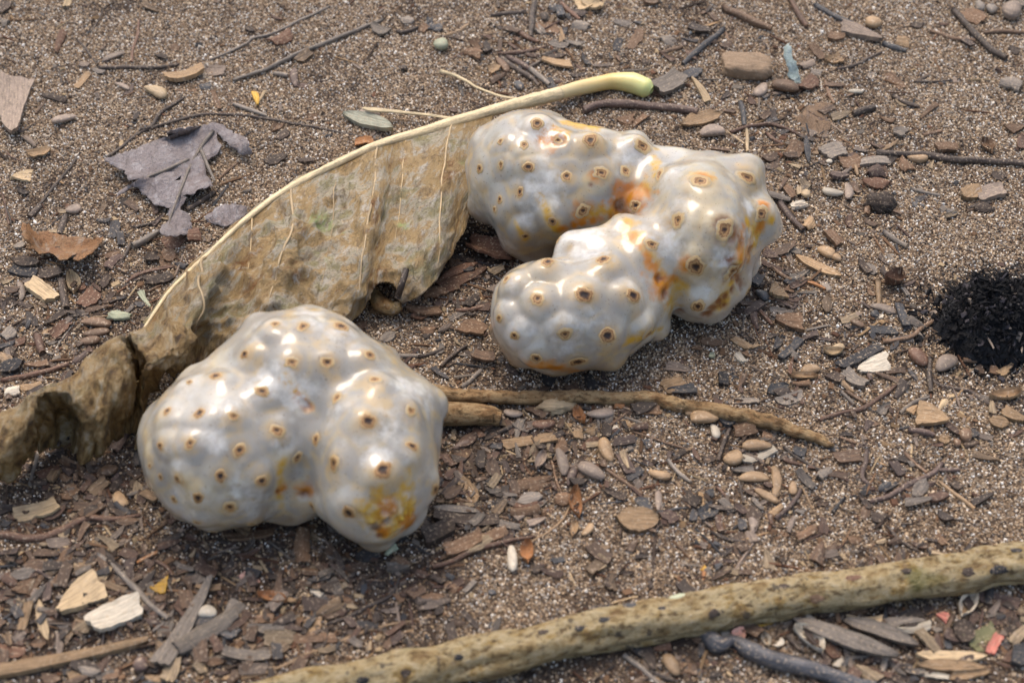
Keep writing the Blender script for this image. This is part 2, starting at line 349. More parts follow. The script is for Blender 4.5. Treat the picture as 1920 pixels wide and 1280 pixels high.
def build_fruit(name, label, lobes, ctr, crop, eyes, stains, amp, blend, h=.062, seed=0, dome_r=.8):
    ox, oy, sc = crop
    c0 = P(*ctr); org = np.array([c0[0], c0[1], 0])
    L = []
    for (x, y, z, r, *ro) in lobes: L.append((P(x, y, z)-org, np.array(r, float), rot(*(ro[0] if ro else (0,)))))
    lo = np.min([p-np.max(r) for p, r, _ in L], 0)-.3; hi = np.max([p+np.max(r) for p, r, _ in L], 0)+.3; lo[2] = max(lo[2], -.7)
    ax = [np.arange(lo[i], hi[i], h) for i in range(3)]
    X = np.stack(np.meshgrid(*ax, indexing='ij'), -1).astype(np.float32)
    f = None
    for p, r, Rm in L:
        q = (X-p.astype(np.float32)) @ Rm.astype(np.float32)
        k0 = np.linalg.norm(q/r, axis=-1); k1 = np.linalg.norm(q/(r*r), axis=-1)+1e-6; d = k0*(k0-1)/k1
        if f is None: f = d
        else:
            hh = np.clip(.5+.5*(f-d)/blend, 0, 1); f = f*(1-hh)+d*hh-blend*hh*(1-hh)
    f = np.maximum(f, -.22-X[..., 2])                    # settles on the sand
    V, F = surface_nets(f, lo, h); V = relax(V, F, 5)
    tree = BVHTree.FromPolygons((V+org).tolist(), F.tolist())
    def hit(x, y):
        r = Vector(ray(x, y)).normalized(); l, n_, i, d = tree.ray_cast(Vector(CAM), r)
        return None if l is None else (np.array(l)-org, np.array(n_))
    E = []
    for (ex, ey, er) in eyes:
        px, py = ox+ex*sc, oy+ey*sc; q = hit(px, py)
        if q is None: continue
        E.append((q[0], er*sc/(1920*LENS/36/np.dot(q[0]+org-CAM, FW))))
    Nn = normals(V, F)
    # the far side has eyes too: fill where none is near
    ids = rng.permutation(len(V))[:6000]; view = (CAM-org-V[ids]); view /= np.linalg.norm(view, axis=1)[:, None]
    for i, vw in zip(ids, view):
        if V[i, 2] < .35 or np.dot(Nn[i], vw) > -.05: continue
        if min(np.linalg.norm(V[i]-e[0]) for e in E) > 1.05: E.append((V[i].copy(), .17))
    EP = np.array([e[0] for e in E]); ER = np.array([e[1] for e in E])
    D = np.linalg.norm(V[:, None, :]-EP[None], axis=2); o2 = np.argsort(D, 1)[:, :2]
    d1 = D[np.arange(len(V)), o2[:, 0]]; d2 = D[np.arange(len(V)), o2[:, 1]]; er = ER[o2[:, 0]]
    na = nv(V, 1.1, seed); nb = nv(V, 3.2, seed+5)
    dome = np.exp(-(d1/(dome_r*.66))**3)
    groove = 1-sstep(0, .28, d2-d1)
    ns_ = np.array([mnoise.noise(Vector(p*.8)+Vector((seed, 1, 2))) for p in V])
    disp = amp*(dome-.35)*(1+1.7*ns_)+.13*ns_+.003*nb
    col = np.tile(np.array([.325, .305, .265]), (len(V), 1)); rotv = np.zeros(len(V)); fz = np.clip(nv(V, .9, seed+11)*1.5-.25, 0, 1)*.7
    def blendc(w, c):
        nonlocal col
        w = np.clip(w, 0, 1)[:, None]; col = col*(1-w)+np.array(c)*w
    blendc(.7*np.clip(nv(V, .6, seed+3)+.05, 0, 1), (.48, .41, .28)); blendc(.9*np.clip(nv(V, 1.3, seed+31)-.22, 0, .5), (.60, .40, .14))
    blendc(.9*sstep(2.2, -.1, V[:, 2]+.6*na), (.30, .175, .075))                # browner towards the bottom of the fruit, with a noisy border
    blendc(.8*sstep(er*2.3, er*.8, d1)*(.7+.7*nb), (.50, .34, .15))            # straw halo round each eye
    blendc(.6*groove*np.clip(na+.25, 0, 1), (.58, .42, .19))
    for (kind, x, y, r, *xy2) in sorted(stains, key=lambda s: 'wpmyord'.index(s[0])):
        c = dict(o=(.52, .19, .012), r=(.24, .085, .018), y=(.56, .33, .035), d=(.10, .045, .02), m=(.36, .34, .29), w=(.54, .53, .49), p=(.62, .52, .33))[kind]
        pts = [(x, y)] if not xy2 else [(x+(xy2[0]-x)*t, y+(xy2[1]-y)*t) for t in np.linspace(0, 1, 6)]
        w = np.zeros(len(V))
        for (sx_, sy_) in pts:
            q = hit(ox+sx_*sc, oy+sy_*sc)
            if q is None: continue
            rc = r*sc/(1920*LENS/36/np.dot(q[0]+org-CAM, FW))
            w = np.maximum(w, sstep(1.25, .15, np.linalg.norm(V-q[0], axis=1)/rc+.5*nb+.4*na))
        if kind == 'w': fz = np.maximum(fz, w)
        blendc(w*dict(w=.6, p=.55, m=.8).get(kind, 1.0), c)
        if kind in 'ordy': rotv = np.maximum(rotv, w)
        if kind in 'rd': disp -= .10*w
        if kind == 'y' and r > 70: disp += w*(.16*np.abs(nv(V, 4.0, seed))-.05)
    V2 = V+Nn*disp[:, None]; V2 = relax(V2, F, 3, .5)
    root = empty(name, org); tag(root, label, 'fruit', 'fallen white fruits')
    body = mesh_obj('flesh', V2, F.tolist(), m_flesh, root)
    color_attr(body, 'col', col); float_attr(body, 'rot', rotv); float_attr(body, 'fuzz', fz)
    t2 = BVHTree.FromPolygons(V2.tolist(), F.tolist())
    prof = [(0, .0), (.3, .002), (.46, .016), (.62, .010), (.8, .006), (1.0, -.012)]; S = 18
    for ei, (p, r) in enumerate(E):
        r = float(np.clip(r*1.12, .08, .38))
        l, n_, i_, d_ = t2.find_nearest(Vector(p)); n_ = np.array(n_); l = np.array(l)
        # average normal
        n_ = Nn[np.argmin(np.linalg.norm(V-p, axis=1))]
        tx = np.cross(n_, [.3, .9, .2]); tx /= np.linalg.norm(tx); ty = np.cross(n_, tx)
        el = 1+.4*nz(ei*1.7, seed+.5); ps = []; uvs = []
        for q, (rr, hh) in enumerate(prof):
            for s in range(S if q else 1):
                a = 2*math.pi*s/S; k = r*rr*(1+(.30*nz(ei*3.1, 1.6*math.cos(a), 1.6*math.sin(a))+.20*nz(ei*3.1+50, 6*math.cos(a), 6*math.sin(a)))*(rr > .3))
                pt = l+tx*math.cos(a)*k*el+ty*math.sin(a)*k/el
                a_, b_, c_, d_ = t2.find_nearest(Vector(pt)); ps.append(np.array(a_)+np.array(b_)*(hh*r/.2)+np.array(b_)*.004); uvs.append((rr, s/S))
        Fs = [(0, 1+s, 1+(s+1) % S) for s in range(S)]
        for q in range(1, len(prof)-1):
            o1, o3 = 1+(q-1)*S, 1+q*S
            Fs += [(o1+s, o3+s, o3+(s+1) % S, o1+(s+1) % S) for s in range(S)]
        ps = np.array(ps)
        mesh_obj('eye', ps-l, Fs, m_eye, root, loc=l, uv=uvs)
    return root, t2, org

left_eyes = [(695,165,26),(825,150,32),(1000,170,38),(565,295,30),(772,328,34),(940,325,36),(1130,305,32),(415,400,32),(1162,415,36),(632,470,32),(985,495,30),(1328,555,36),
 (190,562,24),(335,560,32),(495,583,30),(697,650,38),(1130,602,42),(175,718,24),(298,710,32),(525,738,34),(888,688,26),(795,770,30),(1333,722,32),(970,800,42),(1195,838,48),
 (150,865,18),(245,865,26),(435,860,32),(620,875,34),(1430,915,34),(210,972,22),(335,950,30),(480,1002,36),(885,1000,24),(1045,1020,38),(580,1070,26),(330,1065,20),(1380,1080,32),(105,810,18),(290,420,18)]
left_stains = [('y',1290,960,125),('y',1190,1040,115),('y',1230,1120,120),('o',1330,1090,80),('o',1230,1010,60),('o',1200,1130,60),('y',1330,1020,90),('r',1180,1150,30),('d',1160,1110,32),('d',1225,1075,22),('r',1300,1150,36),('o',1440,910,46),('y',740,400,34,850,530),('o',800,480,26,850,535),('r',840,530,30),
 ('p',720,780,60,715,1000),('y',722,800,30,718,1010),('o',730,930,40),('o',820,930,50),('r',825,950,26),('w',700,420,120),('w',800,480,90),('w',1180,770,80),('w',860,90,100),('w',1330,450,80),('w',420,690,60),('p',100,720,40),('p',1400,560,30),
 ('r',715,940,16),('w',480,180,80),('y',870,75,50),('p',300,960,120),('r',940,325,28)]
F1 = build_fruit('noni_fruit', 'heart-shaped translucent white fruit with brown eyes in front of the dry leaf',
    [(425,838,2.05,(2.4,2.4,2.15)), (702,850,2.0,(1.82,2.8,2.2)), (572,735,2.4,(2.1,2.15,2.3)), (296,815,2.0,(.55,.7,.7)), (785,770,2.3,(.65,.9,.9)), (600,655,2.9,(1.2,1.1,1.2)), (560,900,1.2,(1.0,1.2,1.2)), (455,745,2.2,(1.35,1.5,1.6)), (655,742,2.3,(1.75,1.7,1.9)), (572,835,1.9,(.9,1.3,1.6)), (515,700,2.5,(1.6,1.6,1.8))],
    (560,900), (240,550,.3985), left_eyes, left_stains, .10, .55, seed=3, dome_r=.75)
right_eyes = [(535,308,38),(740,318,38),(675,418,28),(440,432,28),(580,425,32),(1170,445,44),(985,455,48),(820,433,30),(890,615,40),(1080,655,46),(1220,590,36),(505,575,32),(600,630,22),(590,793,38),(785,715,30),
 (695,925,36),(508,923,40),(325,945,32),(360,805,32),(215,872,22),(185,1010,20),(240,1075,22),(432,1073,34),(605,1083,36),(755,1065,36),(840,1060,20),(318,1165,26),(485,1192,32),(965,800,46),(975,955,36),(1115,825,38),
 (250,500,20),(180,390,20),(285,400,26),(178,300,18),(80,405,22),(168,530,18),(150,570,15),(265,318,22),(385,605,20),(405,290,18),(320,230,30),(575,242,30),(490,215,24),(270,665,16),(725,560,26),(415,700,20)]
right_stains = [('o',430,640,22,620,600),('o',640,600,26,800,800),('y',430,215,34,560,245),('p',270,330,50),('r',1100,780,34,1180,900),('r',1150,880,30,1010,1000),('o',1230,560,34),('o',1000,430,40),('o',505,575,46),('y',800,300,22,800,430),('o',560,440,34),('r',540,470,16),('y',330,520,24,400,640),('o',1160,640,30,1140,760),('r',1195,735,26),('p',1000,560,150),('p',1050,900,120),('o',300,1190,40,480,1235),('o',930,790,40),('y',700,1100,40,850,1050),('y',400,270,55),('o',370,290,60),('r',410,295,22),('o',720,540,90),('r',655,555,24),('r',740,555,18),('o',690,530,80),('y',760,480,50),('y',640,580,30,520,590),('p',560,450,60),('r',1085,655,70),('r',1115,830,50),('y',1210,680,75),('o',1225,640,34),('y',1150,740,40,1090,960),
 ('o',1190,730,50),('o',830,880,80),('r',820,845,24),('r',845,920,30),('y',890,890,50),('o',1160,770,40),('y',1180,620,30),('m',640,620,26,790,770),('y',690,630,44,830,840),('o',760,760,26,830,860),('p',350,540,40,400,660),('y',240,620,20,275,680),
 ('w',520,690,110),('w',430,700,60),('w',350,480,90),('w',700,330,80),('w',840,700,90),('w',430,1120,60),('w',330,260,80),('w',1080,770,60),('y',1000,430,60),('p',950,660,120),('p',960,800,70),('m',110,450,40),('y',870,960,60),
 ('r',900,990,30),('y',1080,960,50),('r',1090,970,22),('w',1180,560,40),('y',1270,610,30)]
F2 = build_fruit('noni_fruit', 'larger C-shaped lumpy white fruit with orange rot stains beside the leaf stalk',
    [(1050,345,2.2,(2.9,2.2,2.0),(-14,)), (985,300,2.6,(1.75,1.7,1.7)), (985,415,1.6,(1.0,1.0,1.5)), (930,340,2.0,(.9,1.3,1.5)), (1170,320,2.6,(1.2,1.2,1.3)),
     (1310,430,2.3,(1.75,2.5,2.1)), (1390,334,3.0,(.8,.85,.8)), (1430,415,2.3,(.62,.85,.8)), (1310,335,2.9,(1.3,.9,.9)), (1318,540,1.3,(1.15,1.05,1.15)), (1260,320,2.8,(.8,.8,.8)), (1375,470,1.7,(.75,.9,1.2)),
     (1072,592,1.7,(2.5,1.8,1.72),(10,)), (1205,565,1.4,(.95,1.2,1.3)), (1120,488,2.2,(1.4,1.0,1.15)), (1215,480,2.2,(1.4,1.2,1.3)), (1000,575,1.7,(1.2,1.3,1.5)), (1225,375,2.3,(1.0,1.4,1.4)), (1150,540,1.8,(1.5,1.2,1.4))],
    (1160,560), (860,130,.461), right_eyes, right_stains, .15, .5, seed=8, dome_r=.85)
# ------------------------------------------------------------------ the big dry leaf
def leaf_mat(name, cols, spec=.4, rough=.5, green=False, big=.42):
    m, nt, b = new_mat(name)
    uv = N(nt, 'ShaderNodeUVMap', uv_map='uv').outputs[0]
    n1 = tex_noise(nt, uv, big, 9, .68); n2 = tex_noise(nt, uv, 1, 8, .72, (2.2, 1.3, 1)); n3 = tex_noise(nt, uv, 15, 3, .6); n4 = tex_noise(nt, uv, 1.1, 7, .7, (1.8, .7, 1))
    c = ramp(nt, n1, [(.37, cols[0]), (.43, cols[1]), (.49, cols[1]), (.53, cols[2]), (.58, cols[3]), (.64, cols[1])])
    c = mixc(nt, mrange(nt, n2, .54, .63, 0, .85), c, cols[4]); c = mixc(nt, mrange(nt, n4, .47, .34, 0, .8), c, cols[5])
    if green:
        ba = N(nt, 'ShaderNodeAttribute', attribute_name='brown').outputs['Fac']
        dk = ramp(nt, n4, [(.36, (.07, .035, .012)), (.45, (.23, .135, .045)), (.53, (.40, .26, .10)), (.63, (.54, .45, .31))]); c = mixc(nt, ba, c, dk)
    c = mixc(nt, mrange(nt, n3, .60, .68, 0, .8), c, cols[6])
    vo = N(nt, 'ShaderNodeTexVoronoi', feature='DISTANCE_TO_EDGE'); vo.inputs['Scale'].default_value = 2.8
    wv = N(nt, 'ShaderNodeVectorMath', operation='MULTIPLY_ADD'); nz_ = N(nt, 'ShaderNodeTexNoise'); nz_.inputs['Scale'].default_value = 2.0
    nt.links.new(uv, nz_.inputs['Vector']); nt.links.new(nz_.outputs['Color'], wv.inputs[0]); wv.inputs[1].default_value = (.5, .5, .5); nt.links.new(uv, wv.inputs[2])
    nt.links.new(wv.outputs[0], vo.inputs['Vector'])
    ve = mrange(nt, vo.outputs['Distance'], 0, .022, 1, 0)
    vm = N(nt, 'ShaderNodeMath', operation='MULTIPLY'); vm.inputs[1].default_value = .16; nt.links.new(ve, vm.inputs[0])
    c = mixc(nt, vm.outputs[0], c, np.asarray(cols[0])*.5)
    if green:
        ga = N(nt, 'ShaderNodeAttribute', attribute_name='green').outputs['Fac']
        gm = N(nt, 'ShaderNodeMath', operation='MULTIPLY'); nt.links.new(ga, gm.inputs[0]); nt.links.new(mrange(nt, tex_noise(nt, uv, 5, 6, .7), .42, .58), gm.inputs[1])
        c = mixc(nt, gm.outputs[0], c, (.36, .46, .17))
    nt.links.new(c, b.inputs['Base Color']); b.inputs['Roughness'].default_value = rough; b.inputs['Specular IOR Level'].default_value = spec
    nt.links.new(mrange(nt, n2, .4, .65, rough*.8, rough*1.6), b.inputs['Roughness'])
    h = N(nt, 'ShaderNodeMath', operation='MULTIPLY_ADD'); nt.links.new(n2, h.inputs[0]); h.inputs[1].default_value = 2.0
    vq = N(nt, 'ShaderNodeMath', operation='MULTIPLY'); vq.inputs[1].default_value = .22; nt.links.new(ve, vq.inputs[0]); nt.links.new(vq.outputs[0], h.inputs[2])
    h2 = N(nt, 'ShaderNodeMath', operation='MULTIPLY_ADD'); nt.links.new(n3, h2.inputs[0]); h2.inputs[1].default_value = .3; nt.links.new(h.outputs[0], h2.inputs[2])
    bump(nt, b, h2.outputs[0], 1, .13)
    tb = N(nt, 'ShaderNodeBsdfTranslucent'); nt.links.new(c, tb.inputs[0]); ms = N(nt, 'ShaderNodeMixShader'); ms.inputs[0].default_value = .18
    nt.links.new(b.outputs[0], ms.inputs[1]); nt.links.new(tb.outputs[0], ms.inputs[2]); nt.links.new(ms.outputs[0], nt.nodes['Material Output'].inputs[0])
    return m
m_leaf = leaf_mat('dry_leaf_blade', [(.24, .11, .03), (.42, .285, .125), (.46, .40, .30), (.30, .265, .13), (.56, .52, .44), (.14, .08, .028), (.05, .032, .018)], green=True, rough=.34, spec=.6)
m_rib = wood_mat('leaf_rib', np.array((.55, .44, .26)), .5, 8, .5, .4)
m_vein = wood_mat('leaf_vein', np.array((.46, .34, .19)), .5, 6, .5, .4)
m_stalk = new_mat('leaf_stalk'); m_stalk, nt, b = m_stalk
uv = N(nt, 'ShaderNodeUVMap', uv_map='uv').outputs[0]; sx = N(nt, 'ShaderNodeSeparateXYZ'); nt.links.new(uv, sx.inputs[0])
c0 = ramp(nt, sx.outputs[0], [(0, (.62, .50, .28)), (.30, (.64, .50, .24)), (.55, (.63, .46, .17)), (.66, (.64, .52, .20)), (.80, (.66, .60, .25)), (1, (.56, .60, .24))])
ns = tex_noise(nt, uv, 1, 4, .6, (8, 6, 1)); c0 = mixc(nt, mrange(nt, ns, .55, .75, 0, .4), c0, (.42, .28, .09))
nt.links.new(c0, b.inputs['Base Color']); b.inputs['Roughness'].default_value = .35; b.inputs['Subsurface Weight'].default_value = .2; b.inputs['Subsurface Scale'].default_value = .15*CM

def refine(G, nu, nv_):
    G = np.asarray(G, float); A = np.stack([catmull(G[:, j], nu) for j in range(G.shape[1])], 1)
    return np.stack([catmull(A[i], nv_) for i in range(nu)], 0)
cols_px = [   # midrib first, then across the blade to its free edge: (x, y, height)
 [(925,213,.85),(915,255,1.2),(905,300,1.35),(897,345,1.2),(888,392,.95)],
 [(865,225,.9),(850,300,1.4),(842,380,1.5),(838,450,1.3),(832,505,.95)],
 [(787,249,.95),(778,330,1.5),(770,410,1.5),(765,500,1.35),(768,566,.75)],
 [(748,260,.95),(740,340,1.45),(728,430,1.45),(722,490,1.5),(722,530,1.35)],
 [(709,272,.95),(701,370,1.6),(681,491,1.55),(672,545,1.25),(662,602,.5)],
 [(631,307,.95),(625,400,1.2),(610,500,1.3),(590,580,1.2),(580,645,.6)],
 [(547,350,.95),(550,432,1.65),(525,503,1.7),(505,570,1.3),(490,650,.6)],
 [(474,401,.9),(470,470,1.1),(455,540,1.3),(440,600,1.2),(420,672,.6)],
 [(388,479,.9),(378,534,1.9),(366,600,1.8),(362,640,1.2),(350,700,.4)],
 [(318,546,1.0),(325,580,1.5),(345,620,2.3),(330,672,2.2),(318,705,.9)],
 [(275,608,1.4),(290,635,2.2),(310,665,2.7),(270,694,2.6),(285,735,.5)],
 [(245,622,1.9),(262,650,2.5),(280,684,2.5),(262,740,.8),(268,838,.2)],
 [(236,632,1.6),(250,668,.9),(256,715,.3),(252,765,.1),(252,815,.05)],
 [(218,630,2.8),(228,652,3.2),(244,700,2.9),(240,755,1.9),(222,812,.4)],
 [(165,666,2.4),(185,700,2.7),(205,750,2.5),(205,800,1.7),(190,850,.3)],
 [(137,703,2.3),(150,740,2.6),(165,790,2.0),(170,825,1.2),(165,860,.2)],
 [(90,722,2.3),(100,736,2.6),(122,772,.9),(122,800,.3),(118,842,.08)],
 [(58,738,2.4),(60,752,2.7),(66,790,2.2),(68,820,1.2),(66,850,.2)],
 [(28,762,2.0),(34,790,2.6),(40,830,2.2),(42,855,1.2),(40,880,.2)],
 [(-12,778,1.8),(-10,815,2.3),(-8,860,1.9),(-8,885,1.0),(-10,905,.2)],
 [(-70,820,1.2),(-66,850,1.4),(-64,880,1.2),(-64,905,.7),(-66,925,.1)]]
G = np.array([[P(*p) for p in c] for c in cols_px]); NU, NV = 360, 72
S_ = refine(G, NU, NV); Sf = S_.reshape(-1, 3)
lo_ = P(560, 500); leaf = empty('dry_leaf', (lo_[0], lo_[1], 0)); LO = np.array([lo_[0], lo_[1], 0])
tag(leaf, 'large dry brown leaf with thick pale midrib and crumpled tip', 'leaf')
def grid_faces(nu, nv_): return [(i*nv_+j, (i+1)*nv_+j, (i+1)*nv_+j+1, i*nv_+j+1) for i in range(nu-1) for j in range(nv_-1)]
fq = np.array(grid_faces(NU, NV)); nn_ = normals(Sf, fq)
uu, vv = np.meshgrid(np.linspace(0, 1, NU), np.linspace(0, 1, NV), indexing='ij'); uu = uu.ravel(); vv = vv.ravel()
tail = sstep(.40, .58, uu)
edge = sstep(0, .12, vv)
def tri(x): return 2*np.abs(2*(x-np.floor(x+.5)))-1
warp = np.array([[mnoise.noise(Vector(p*.6)), mnoise.noise(Vector(p*.6)+Vector((5, 5, 5)))] for p in Sf])
fac = tri(Sf@[.62, .15, .35]+.7*warp[:, 0])*.17+tri(Sf@[.25, .75, -.5]+.8*warp[:, 1])*.11+tri(Sf@[-1.2, .9, .8]+.6*warp[:, 0])*.055+tri(Sf@[1.5, 1.9, -1.1]+.9*warp[:, 1])*.03
wr = np.array([(1-abs(mnoise.noise(Vector((p[0]*.8, p[1]*.55, p[2]*.8)))))**4+.55*(1-abs(mnoise.noise(Vector((p[0]*1.9+7, p[1]*1.4, p[2]*1.7)))))**4+.10*(1-abs(mnoise.noise(Vector((p[0]*4+3, p[1]*3.4, p[2]*3.7)))))**3 for p in Sf])
w2 = np.array([mnoise.fractal(Vector(p*1.7)+Vector((9, 3, 1)), .7, 2.0, 3) for p in Sf])
w3 = np.array([mnoise.noise(Vector((u*60, v*5, 3))) for u, v in zip(uu, vv)])
amp = edge*(.13+.18*sstep(.08, .33, uu)-.21*tail)
uix = uu*(len(cols_px)-1); tt = np.interp(uix, [0, 1.2, 4, 6, 8, 9.3, 30], [.3, 1, 2, 3, 4, 5, 5.5]); ridge = (np.abs((tt % 1)-.5)*2)**2.2
pil = (.34*ridge-.14)*np.sin(np.pi*np.clip(vv*1.05, 0, 1))**.8*sstep(9.5, 8, uix)
Sf2 = Sf+nn_*(pil+fac*edge*(.16+.30*sstep(.10, .35, uu)-.2*tail)+tail*(.10+.9*vv)*(.15*tri(uix*.95+.5*warp[:, 0])+.06*tri(uix*2.3+.9*warp[:, 1]+.3*vv))+(wr-.8)*amp+w2*(.05+.05*sstep(.2, .45, uu)-.04*tail)*edge+w3*.05*edge)[:, None]
# ragged free edge
rag = np.array([mnoise.fractal(Vector((u*38, 1, 4)), .7, 2, 3) for u in uu])
Sf2 += (rag*.34*sstep(.8, 1, vv))[:, None]*np.array([0, -1, .2])
Sf2[:, 2] = np.maximum(Sf2[:, 2], .05+ground(0, 0))
# arc-length uv in cm
ua = np.concatenate([[0], np.cumsum(np.linalg.norm(np.diff(S_[:, NV//2], axis=0), axis=1))])
va = np.concatenate([[0], np.cumsum(np.linalg.norm(np.diff(S_[NU//4], axis=0), axis=1))])
UVl = np.stack([np.repeat(ua, NV), np.tile(va, NU)], 1)
def hole_px(p):  # the curled bite in the free edge
    x, y = px_of(p); return ((x-722)/26)**2+((y-556)/28)**2 < 1
Ff = [tuple(int(i) for i in q) for q in fq if not (vv[q[0]] > .8 and hole_px(Sf2[q].mean(0)))]
blade = mesh_obj('blade', Sf2-LO, Ff, m_leaf, leaf, uv=UVl)
gs = [(P(605,410,1.3),.32),(P(612,482,1.3),.20),(P(605,492,1.3),.16),(P(757,410,1.5),.2),(P(880,300,1.3),.25),(P(600,470,1.3),.12),(P(640,440,1.3),.1),(P(620,425,1.3),.2)]
gr_ = np.zeros(len(Sf2))
for c, r in gs: gr_ = np.maximum(gr_, .7*sstep(1.2, .2, np.linalg.norm(Sf2-c, axis=1)/(r*1.5)+.9*w2+.3*w3))
float_attr(blade, 'green', gr_*1.3); float_attr(blade, 'brown', np.clip(sstep(.36, .52, uu+.10*w2)*(.95-.6*sstep(.35, .12, vv+.15*w2))+.5*sstep(.82, 1.0, vv+.25*w2), 0, .95))
sol = blade.modifiers.new('thick', 'SOLIDIFY'); sol.thickness = .035*CM; sol.offset = -1
# curled-in lip under the bite
lip = tube([P(700,548,.5), P(712,568,.45), P(735,578,.4), P(752,572,.5)], [.16, .26, .26, .14], 9, 14, rough=.2, seed=4)
mesh_obj('curled_lip', lip[0]-LO, lip[1], m_leaf, leaf, uv=lip[2])
# the other half, folded down on the far side
rows = []
for c in cols_px[:11]:
    x, y, h = c[0]; a = np.array([x, y])
    rows.append([P(x, y, h-.05), P(x-6, y-4, h*.55), P(x+2, y-6+4*nz(x*.03, 1), .12), P(x+16, y+14, .06)])
O_ = refine(np.array(rows), 90, 12); Of = O_.reshape(-1, 3)
Of = Of+np.array([[.12*nz(p[0]*1.3, p[1]*1.3), .12*nz(p[0]*1.3, p[1]*1.3, 5), .05*nz(p[0]*2, p[1]*2, 8)] for p in Of])
mesh_obj('folded_half', Of-LO, grid_faces(90, 12), m_leaf, leaf, uv=Of[:, :2]*[1, 1.3])
mid_px = [(262,628,1.5),(275,608,1.42),(318,546,1.03),(388,479,.93),(474,401,.95),(547,350,1.0),(631,307,1.0),(709,272,1.0),(787,249,1.0),(865,225,.95),(930,206,.85),(1000,188,.7),(1050,175,.55)]
t = tube([P(*p) for p in mid_px], [.03,.04,.06,.08,.10,.12,.13,.14,.16,.18,.20,.23,.235], 12, 120, rough=.2, seed=2, wob=.03)
mesh_obj('midrib', t[0]-LO, t[1], m_rib, leaf, uv=t[2])
st = [(1040,177.5,.57),(1080,167,.45),(1120,158,.40),(1150,153,.38),(1185,156,.38),(1212,166,.36),(1222,170,.34)]
t = tube([P(*p) for p in st], [.235,.26,.28,.31,.39,.36,.16], 14, 46, rough=.06, seed=5, cap='round')
uvn = t[2].copy(); uvn[:, 0] = (uvn[:, 0]-uvn[:, 0].min())/np.ptp(uvn[:, 0])
mesh_obj('petiole', t[0]-LO, t[1], m_stalk, leaf, uv=uvn)
for ui, r0, v1 in ((1.2, .04, .9), (4, .045, .93), (6, .05, .8), (8, .055, .7), (2.6, .02, .6), (5, .02, .6), (7, .022, .5)):
    i = int(round(ui/(len(cols_px)-1)*(NU-1))); q = Sf2.reshape(NU, NV, 3)[i, 1:int(NV*v1):5]+[0, -.005, .0]
    t = tube(q, [r0, r0*.8, r0*.35], 7, 24, wob=.04, seed=int(ui*7), rough=.15)
    mesh_obj('vein', t[0]-LO, t[1], m_vein, leaf, uv=t[2])
for pts, r in (([(682,203,.35),(700,206,.4),(740,209,.4),(790,214,.35),(845,222,.5)], [.08,.12,.09,.07,.08]), ([(825,133,.35),(855,142,.3),(890,160,.3),(930,178,.4),(975,187,.6)], [.10,.07,.06,.06,.07])):
    t = tube([P(*p) for p in pts], r, 8, 24, wob=.08, rough=.25, seed=int(pts[0][0]), flat=.5)
    mesh_obj('side_rib', t[0]-LO, t[1], M('yl', 'twig') if False else m_rib, leaf, uv=t[2])

